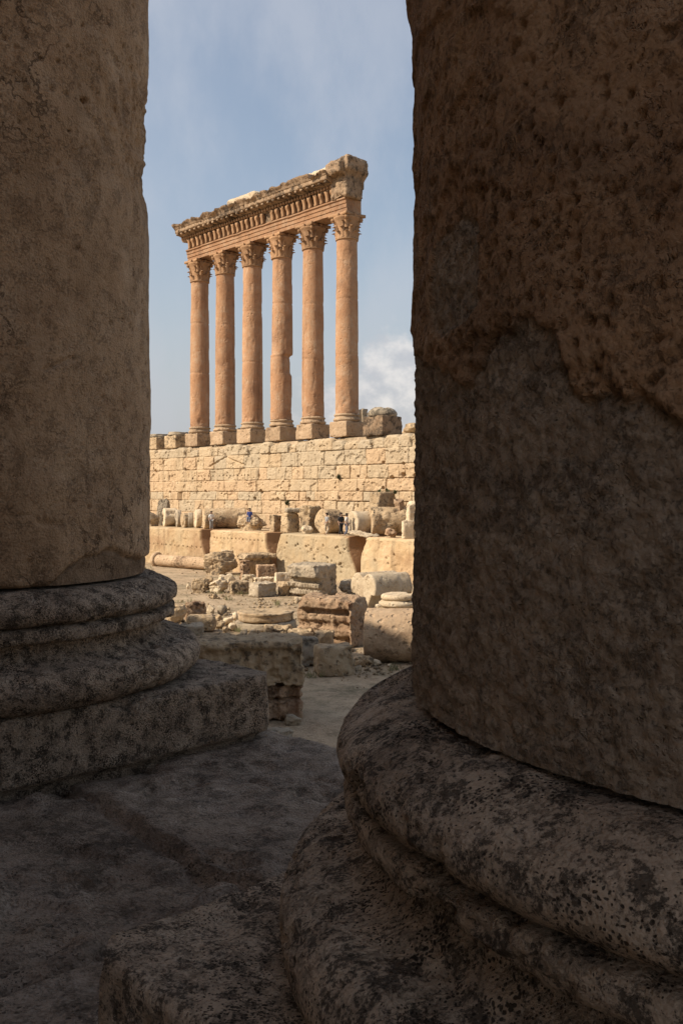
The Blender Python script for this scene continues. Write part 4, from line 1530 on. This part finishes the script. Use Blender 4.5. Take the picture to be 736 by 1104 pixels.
court('boulder', 190, 672, 24, 650, .8, 10, M_rub, 'ragged brown rock half hidden by the round base moulding', 1150, 'boulder', 'rock', lump=.4)
court('block', 211, 668, 24, 648.5, .5, 15, M_red, 'reddish slab block leaning behind the smooth pale topped block', 1151, 'fallen_block', 'block', 4)
court('block', 217, 681, 35, 661.5, .6, 14, M_rub, 'smooth block with rounded pale top among the rubble', 1152, 'fallen_block', 'block', 0, .03, .25)
court('boulder', 227, 663.5, 10, 651, .8, 0, M_pale, 'upright pale pointed stone behind the smooth pale topped block', 1153, 'rubble_stone', 'rock', 8)
court('boulder', 239.5, 663, 11, 652, .8, 0, M_grey, 'dark knobbly rock beside the upright pale pointed stone', 1154, 'boulder', 'rock')
for i, (px, py, w, top, lab) in enumerate(((246, 673, 12, 664, 'angular pale chunk wedged beside the two step base'), (238, 677, 11, 669, 'small grey chunk before the angular pale chunk'),
                                         (250, 679, 9, 671, 'little stone touching the rim of the two step base'), (236, 669, 9, 662, 'small stone at the foot of the dark knobbly rock'),
                                         (254, 668, 9, 659.5, 'flat chip behind the angular pale chunk'), (243, 681, 8, 675, 'pebble sized stone nearest the grey shaded block'))):
    court('boulder', px, py, w, top, .8, i * 20, M_pale if i % 2 == 0 else M_rub, lab, 1160 + i, 'rubble_stone', 'rock', 7, lump=.4, res=.07)
court('block', 199, 694, 42, 672.5, .6, 8, M_grey, 'grey shaded block close behind the lichened plinth corner', 1170, 'fallen_block', 'block', 3)
court('block', 299, 694, 36, 673.5, .7, 20, M_rub, 'brown squarish rock just before the two step base', 1171, 'fallen_block', 'block', 4)
court('boulder', 275, 690, 14, 678, .8, 0, M_rub, 'small round rock between the carved block and the squarish rock', 1172, 'boulder', 'rock')
court('block', 326, 697, 34, 677, .8, 32, M_rub, 'flat wedge stone tucked under the overhanging entablature block', 1173, 'fallen_block', 'block', 5, cutdepth=.3)
court('block', 350, 704, 30, 678.5, .8, 40, M_rub, 'tilted block with one bright facet behind the lone cube', 1174, 'fallen_block', 'block', 5, cutdepth=.3)
court('block', 328, 719, 32, 686, .8, 30, M_grey, 'shaded block standing between the carved block and the lone cube', 1175, 'fallen_block', 'block', 2)
court('block', 360, 729.5, 46, 693, .7, 14, M_rub, 'lone cube of stone with a scored face at the edge of the bare ground', 1176, 'fallen_block', 'block', 2, .06, .14)
court('block', 392, 719, 24, 707.5, .6, -20, M_rub, 'low flat slab between the lone cube and the massive drum', 1177, 'stone_slab', 'slab', 2)
for i, (px, py, w, top, lab) in enumerate(((386, 724, 8, 716.5, 'small grey cobble beside the lone cube'), (406, 717.5, 12, 709.5, 'pale broken stone touching the massive drum'),
                                         (398, 708, 10, 699, 'pale chip behind the low flat slab'), (420, 719, 7, 715, 'thin flake at the foot of the massive drum'))):
    court('boulder', px, py, w, top, .8, i * 25, M_pale, lab, 1180 + i, 'rubble_stone', 'rock', 7, res=.06)
court('block', 429, 641, 7, 631, .8, 30, M_pale, 'narrow pale post stump behind the two ring base', 1190, 'stone_stump', 'stone')
court('block', 438, 643, 12, 632.5, .8, 40, M_red, 'reddish block behind the two ring base', 1191, 'fallen_block', 'block')
court('block', 447, 645, 14, 630, .8, 20, M_pale, 'pale sharp edged block at the ledge foot beside the rough column', 1192, 'fallen_block', 'block', 5)
court('boulder', 449, 656, 10, 645, .8, 20, M_pale, 'small pale rock beside the two ring base', 1193, 'boulder', 'rock')
# loose gravel and chips strewn over the bare ground
def gravel():
    rs = np.random.RandomState(77)
    V0, F0 = cube_grid(2, 2, 2)
    U0 = V0 / np.linalg.norm(V0, axis=1, keepdims=True)
    Vs, Fs, k = [], [], 0
    clus = [court_pt(px, py) for px, py in ((240, 640), (300, 650), (215, 660), (250, 672), (300, 690), (345, 705), (395, 718), (420, 719), (330, 650), (390, 660), (300, 620), (420, 640))]
    for i in range(1700):
        if rs.rand() < .72:
            c = clus[rs.randint(len(clus))] + rs.randn(2) * np.array([2.0, 1.6])
        else:
            c = court_pt(rs.uniform(150, 470), rs.uniform(612, 715))
        if (c @ n) > N_MEGA - .5:
            continue
        r = .03 + .09 * rs.rand() ** 5
        P = (U0 + .35 * rs.randn(*U0.shape) * .6) * r * np.array([1.2, 1., .75])
        P = rotz(P, rs.uniform(0, 6.28)) + np.array([c[0], c[1], r * .35])
        Vs.append(P)
        Fs.append(F0 + k)
        k += len(P)
    o = link_mesh('gravel', np.concatenate(Vs), np.concatenate(Fs), M_rub, smooth=False)
    struct(o, 'stuff')


gravel()


def dry_grass():
    rs = np.random.RandomState(31)
    V, Fs = [], []
    spots = [(444, 668), (300, 652), (346, 648), (262, 641), (232, 640), (205, 676), (256, 681), (322, 700), (338, 730), (398, 700), (405, 662), (374, 645), (226, 616), (256, 622), (160, 614), (300, 640),
             (425, 722), (316, 720), (196, 650), (245, 646)]
    for px, py in spots:
        for q in range(5):
            c = court_pt(px + rs.randn() * 4, py + rs.randn() * .8)
            if c @ n > N_MEGA - .2:
                continue
            for b in range(12):
                a = rs.uniform(0, 6.28)
                hgt = rs.uniform(.08, .32)
                r0 = rs.randn(2) * .09
                tip = np.array([math.cos(a), math.sin(a)]) * hgt * rs.uniform(.2, .8)
                sd = np.array([-math.sin(a), math.cos(a)]) * .012
                i = len(V)
                p0 = c + r0
                V += [[*(p0 - sd), 0], [*(p0 + sd), 0], [*(p0 + tip + sd * .3), hgt], [*(p0 + tip - sd * .3), hgt]]
                Fs.append((i, i + 1, i + 2, i + 3))
    o = link_mesh('dry_grass', np.array(V), Fs, plain('dry_grass_blades', (.16, .15, .06)), smooth=False)
    struct(o, 'stuff')


dry_grass()


for i, (px, py, w, top, lab) in enumerate(((306, 697, 14, 685, 'angular chunk leaning on the brown squarish rock'), (373, 703, 13, 692, 'broken wedge under the plain end of the overhanging block'),
                                         (411, 661.5, 11, 651, 'dark wedge between the heart drum and the rough low block'), (186, 684, 14, 672, 'sharp fragment beside the grey shaded block'),
                                         (263, 686, 10, 678, 'slanted fragment before the two step base'), (322, 650, 10, 643, 'flat fragment at the foot of the dentil cornice block'),
                                         (231, 645, 9, 639.5, 'lone fragment on the open ground before the rubble line'), (353, 655, 12, 646, 'cracked lump in front of the dark end of the cornice block'))):
    court('block', px, py, w, top, .8, 25 + i * 33, (M_rub, M_grey, M_pale)[i % 3], lab, 1210 + i, 'stone_fragment', 'stone', 8, .05, .03, cutdepth=.4, res=.05)


# carved block close below the platform, in the temple's shade
def carved_big():
    Zf = EYE * 1019 / (779. - HOR)
    W = 124 * Zf / 1019
    w = W / (math.cos(rad(8)) + .5 * math.sin(rad(8)))
    Zc = Zf + w * .3
    root = empty('carved_block', (ray(268) * Zc, Zc, -.03), rad(8))
    tag(root, 'great carved frieze block with moulded crown standing in temple shade', 'carved block', COURT_G)
    h = EYE - (683 - HOR) / 1019 * (Zf + w * .5)
    dp = w * .55

    def m1(P, H):
        z = P[:, 2] / H[2]
        P = P.copy()
        fl = P[:, 1] < -H[1] * .5
        tongue = np.abs(np.sin(P[:, 0] * 7.5 + .6 * P[:, 2]))
        P[:, 1] += np.where(fl, .07 * tongue ** 3 * sstep(.75, .4, z) * sstep(-.95, -.6, z), 0)
        P[:, 1] -= np.where(fl, .10 * sstep(.55, .8, z), 0)
        return P

    V, Fq = block_mesh(w, dp, h * .56, .045, 1201, .07, .09, cuts=3, cutdepth=.08, mould=m1, pits=.06)
    V[:, 2] += h * .44
    link_mesh('frieze', V, Fq, M_rub, root)

    def m2(P, H):
        P = P.copy()
        z = P[:, 2] / H[2]
        fl = P[:, 1] < -H[1] * .5
        col = np.sin(P[:, 0] * 11)
        P[:, 1] += np.where(fl, .11 * sstep(.1, .4, col) + .2 * np.exp(-((z - .1) / .07) ** 2) + .15 * sstep(.8, .95, z), 0)
        return P
    V, Fq = block_mesh(w * .95, dp * .9, h * .46, .045, 1202, .06, .08, cuts=2, cutdepth=.08, mould=m2, pits=.05)
    V[:, 0] += w * .02
    V[:, 1] += dp * .05
    link_mesh('foot', V, Fq, M_red, root)


carved_big()
court('boulder', 316, 780, 20, 769, .8, 0, M_grey, 'dark chip of stone under the corner of the great carved block', 1205, 'rubble_stone', 'rock')
court('boulder', 300, 797, 34, 783, .7, 10, M_grey, 'low rough stone at the foot of the platform', 1206, 'boulder', 'rock')


# ------------------------------------------------------------------ people
def cloth(name, col):
    return plain(name, col)


SKIN = plain('skin', (.42, .26, .18))
HAIR = plain('dark_hair', (.03, .02, .015))


def skin_obj(name, verts, edges, radii, mat, parent, rootv=0, sub=1):
    me = bpy.data.meshes.new(name)
    me.from_pydata(verts, edges, [])
    me.materials.append(mat)
    o = bpy.data.objects.new(name, me)
    COL.objects.link(o)
    o.parent = parent
    md = o.modifiers.new('skin', 'SKIN')
    me.skin_vertices.new() if not me.skin_vertices else None
    for i, r in enumerate(radii):
        rr = r if isinstance(r, tuple) else (r, r)
        me.skin_vertices[0].data[i].radius = rr
        me.skin_vertices[0].data[i].use_root = (i == rootv)
    md.use_smooth_shade = True
    s = o.modifiers.new('sub', 'SUBSURF')
    s.levels = s.render_levels = sub
    return o


def person(px, off, face, pose, shirt, trousers, label, zb=TERR, scale=1.0, hat=None):
    p = terr_pt(px, off)
    root = empty('person', (p[0], p[1], zb), face)
    root.scale = (scale,) * 3
    tag(root, label, 'person', 'visitors on the ledge')
    st = pose.get('stride', .12)
    arm = pose.get('arm', .1)
    lean = pose.get('lean', 0.)
    sit = pose.get('sit', False)
    hip = .95 if not sit else .48
    if not sit:
        kl, kr = (-.09, -st * .6, .50), (.09, st * .7, .50)
        al, ar = (-.10, st * .9 + .02, .07), (.10, -st * .9 + .02, .07)
        tl, tr = (-.11, al[1] - .13, .03), (.11, ar[1] - .13, .03)
    else:
        kl, kr = (-.10, -.42, .50), (.10, -.42, .50)
        al, ar = (-.10, -.40, .07), (.10, -.46, .07)
        tl, tr = (-.11, -.55, .03), (.11, -.61, .03)
    c = hip
    V = [(0, 0, c), (0, -lean * .3, c + .22), (0, -lean * .7, c + .42), (0, -lean, c + .53), (0, -lean - .02, c + .62), (0, -lean - .03, c + .72),
         (0, -lean - .03, c + .80),
         (-.10, 0, c - .06), kl, al, tl, (.10, 0, c - .06), kr, ar, tr,
         (-.19, -lean * .8, c + .46), (-.25, -lean * .6 + arm * .4, c + .18), (-.24, -lean * .6 - arm, c - .06), (-.24, -lean * .6 - arm - .05, c - .16),
         (.19, -lean * .8, c + .46), (.25, -lean * .6 - arm * .2, c + .18), (.22, -lean * .6 - arm * 1.6, c + .02), (.21, -lean * .6 - arm * 2.0, c - .05),
         (0, -lean - .12, c + .69)]
    E = [(0, 1), (1, 2), (2, 3), (3, 4), (4, 5), (5, 6), (0, 7), (7, 8), (8, 9), (9, 10), (0, 11), (11, 12), (12, 13), (13, 14), (2, 15), (15, 16), (16, 17), (17, 18),
         (2, 19), (19, 20), (20, 21), (21, 22), (5, 23)]
    R = [(.14, .10), (.13, .095), (.16, .10), (.09, .08), .055, .095, .085, .09, .06, .042, .035, .09, .06, .042, .035, .06, .042, .032, .035, .06, .042, .032, .035, .02]
    skin_obj('body', V, E, R, SKIN, root)
    skin_obj('hair', [(0, -lean - .0, c + .74), (0, -lean - .01, c + .81), (0, -lean + .03, c + .68)], [(0, 1), (0, 2)], [.105, .085, .075], hat or HAIR, root)
    sv = [V[0], V[1], V[2], V[3], V[15], V[16], V[19], V[20]]
    skin_obj('shirt', sv, [(0, 1), (1, 2), (2, 3), (2, 4), (4, 5), (2, 6), (6, 7)], [(.165, .125), (.16, .12), (.185, .125), (.10, .09), .085, .062, .085, .062], shirt, root)
    tv = [V[0], V[7], V[8], V[9], V[11], V[12], V[13]]
    skin_obj('trousers', tv, [(0, 1), (1, 2), (2, 3), (0, 4), (4, 5), (5, 6)], [(.16, .125), .115, .085, .065, .115, .085, .065], trousers, root)


white, beige, black, blue, denim, grey = (cloth('white_cloth', (.7, .68, .64)), cloth('beige_cloth', (.42, .34, .25)), cloth('black_cloth', (.02, .02, .022)),
                                          cloth('blue_cloth', (.03, .05, .20)), cloth('denim_cloth', (.12, .14, .2)), cloth('grey_cloth', (.3, .3, .3)))
person(228, .7, rad(20), {'stride': .05}, white, grey, 'person in white shirt standing by the long grey shaft piece', TERR, .95)
person(269.3, 1.0, rad(-10), {'sit': True, 'lean': .05}, blue, denim, 'person in a blue shirt sitting on the broad low rock', TERR + .72, 1.0)
person(352.3, .8, rad(-60), {'stride': .2, 'arm': .16}, grey, beige, 'person in grey shirt and light trousers walking before the rounded drum', TERR, 1.0)
person(367.6, .8, rad(30), {'stride': .1}, black, black, 'person in black with arms bent, walking before the chalky drum end', TERR, 1.02)
person(373.8, .9, rad(70), {'stride': .16}, white, denim, 'person in white shirt and bluish trousers beside the one in black', TERR, 1.0)

# ------------------------------------------------------------------ sun, sky, camera
S_EL = rad(38.5)
S_AZ = math.atan2(-.30, -.954)            # direction to the sun in the ground plane
sv = Vector((math.cos(S_AZ) * math.cos(S_EL), math.sin(S_AZ) * math.cos(S_EL), math.sin(S_EL)))
sl = bpy.data.lights.new('sun', 'SUN')
sl.energy = 4.2
sl.angle = rad(.53)
sl.color = (1.0, .87, .70)
so = bpy.data.objects.new('sun', sl)
COL.objects.link(so)
so.rotation_euler = sv.to_track_quat('Z', 'Y').to_euler()
so.location = (-40, -20, 60)

W = bpy.data.worlds.new('World')
scene.world = W
W.use_nodes = True
nt = W.node_tree
N, L = nt.nodes, nt.links
N.clear()
out = N.new('ShaderNodeOutputWorld')
bg = N.new('ShaderNodeBackground')
sky = N.new('ShaderNodeTexSky')
sky.sky_type = 'NISHITA'
sky.sun_disc = False
sky.sun_elevation = S_EL
sky.sun_rotation = math.pi / 2 - S_AZ
sky.air_density = 1.2
sky.dust_density = 2.5
sky.ozone_density = 1.2
tc = N.new('ShaderNodeTexCoord')


def wm(op, a, b=0., c=None):
    k = N.new('ShaderNodeMath')
    k.operation = op
    for i, v in enumerate((a, b) if c is None else (a, b, c)):
        if hasattr(v, 'is_linked'):
            L.new(v, k.inputs[i])
        else:
            k.inputs[i].default_value = v
    return k.outputs[0]


def wr(v, a, b):
    k = N.new('ShaderNodeMapRange')
    k.interpolation_type = 'SMOOTHSTEP'
    k.inputs[1].default_value = a
    k.inputs[2].default_value = b
    L.new(v, k.inputs[0])
    return k.outputs[0]


def wnoise(scale, det, ro, vs, loc=(0, 0, 0)):
    mp = N.new('ShaderNodeMapping')
    mp.inputs['Scale'].default_value = vs
    mp.inputs['Location'].default_value = loc
    L.new(tc.outputs['Generated'], mp.inputs['Vector'])
    k = N.new('ShaderNodeTexNoise')
    k.inputs['Scale'].default_value = scale
    k.inputs['Detail'].default_value = det
    k.inputs['Roughness'].default_value = ro
    L.new(mp.outputs[0], k.inputs['Vector'])
    return k.outputs['Fac']


def wmix(f, a, b):
    k = N.new('ShaderNodeMix')
    k.data_type = 'RGBA'
    for i, v in ((0, f), (6, a), (7, b)):
        if hasattr(v, 'is_linked'):
            L.new(v, k.inputs[i])
        elif isinstance(v, float):
            k.inputs[i].default_value = v
        else:
            k.inputs[i].default_value = (*v, 1)
    return k.outputs[2]


sep = N.new('ShaderNodeSeparateXYZ')
L.new(tc.outputs['Generated'], sep.inputs[0])
GREY = (3.6, 3.75, 4.15)
hz = N.new('ShaderNodeHueSaturation')
hz.inputs['Saturation'].default_value = .84
hz.inputs['Value'].default_value = .90
L.new(sky.outputs[0], hz.inputs['Color'])
c = hz.outputs[0]
# thin veil, thicker towards the west
veil = wnoise(4.2, 7, .58, (1.5, 1.0, .75), (3.1, .2, 0))
west = wr(wm('MULTIPLY', sep.outputs[0], -1.), -.10, .35)
c = wmix(wm('MULTIPLY', wm('ADD', wm('MULTIPLY', wr(veil, .36, .68), .62), wm('MULTIPLY', west, .35)), .75), c, GREY)
low = wr(sep.outputs[2], .34, -.02)
c = wmix(wm('MULTIPLY', low, .55), c, (3.0, 3.05, 3.25))
# cumulus bank behind the nearest tall column
el = wm('ADD', wm('MULTIPLY', wm('ABSOLUTE', wm('SUBTRACT', sep.outputs[0], .060)), 5.2), wm('MULTIPLY', wm('MAXIMUM', wm('SUBTRACT', sep.outputs[2], .095), 0.), 8.))
cn = wnoise(17, 8, .58, (1, 1, 1.25), (.4, 0, .3))
cu = wr(wm('SUBTRACT', wm('ADD', wm('MULTIPLY', cn, 1.5), -.05), el), .02, .34)
cu2 = wnoise(34, 6, .55, (1, 1, 1.3))
c = wmix(wm('MULTIPLY', cu, .66), c, wmix(wr(cu2, .35, .65), (3.5, 3.5, 3.7), (5.6, 5.25, 5.0)))
L.new(c, bg.inputs[0])
bg.inputs[1].default_value = .11
L.new(bg.outputs[0], out.inputs[0])

cam = bpy.data.cameras.new('camera')
cam.sensor_fit = 'VERTICAL'
cam.sensor_height = 36
cam.lens = 36 * 1019 / 1104
cam.shift_y = -(552 - HOR) / 1104 * 1.0
cam.clip_start = .05
cam.clip_end = 12000
co = bpy.data.objects.new('camera', cam)
COL.objects.link(co)
co.location = (0, 0, EYE)
co.rotation_euler = (rad(90), 0, 0)
scene.camera = co

vs = scene.view_settings
scene.display_settings.display_device = 'sRGB'
vs.view_transform = 'Standard'
vs.look = 'None'
vs.gamma = 1
vs.exposure = .6
vs.use_curve_mapping = False
scene.cycles.max_bounces = 8
scene.cycles.diffuse_bounces = 6
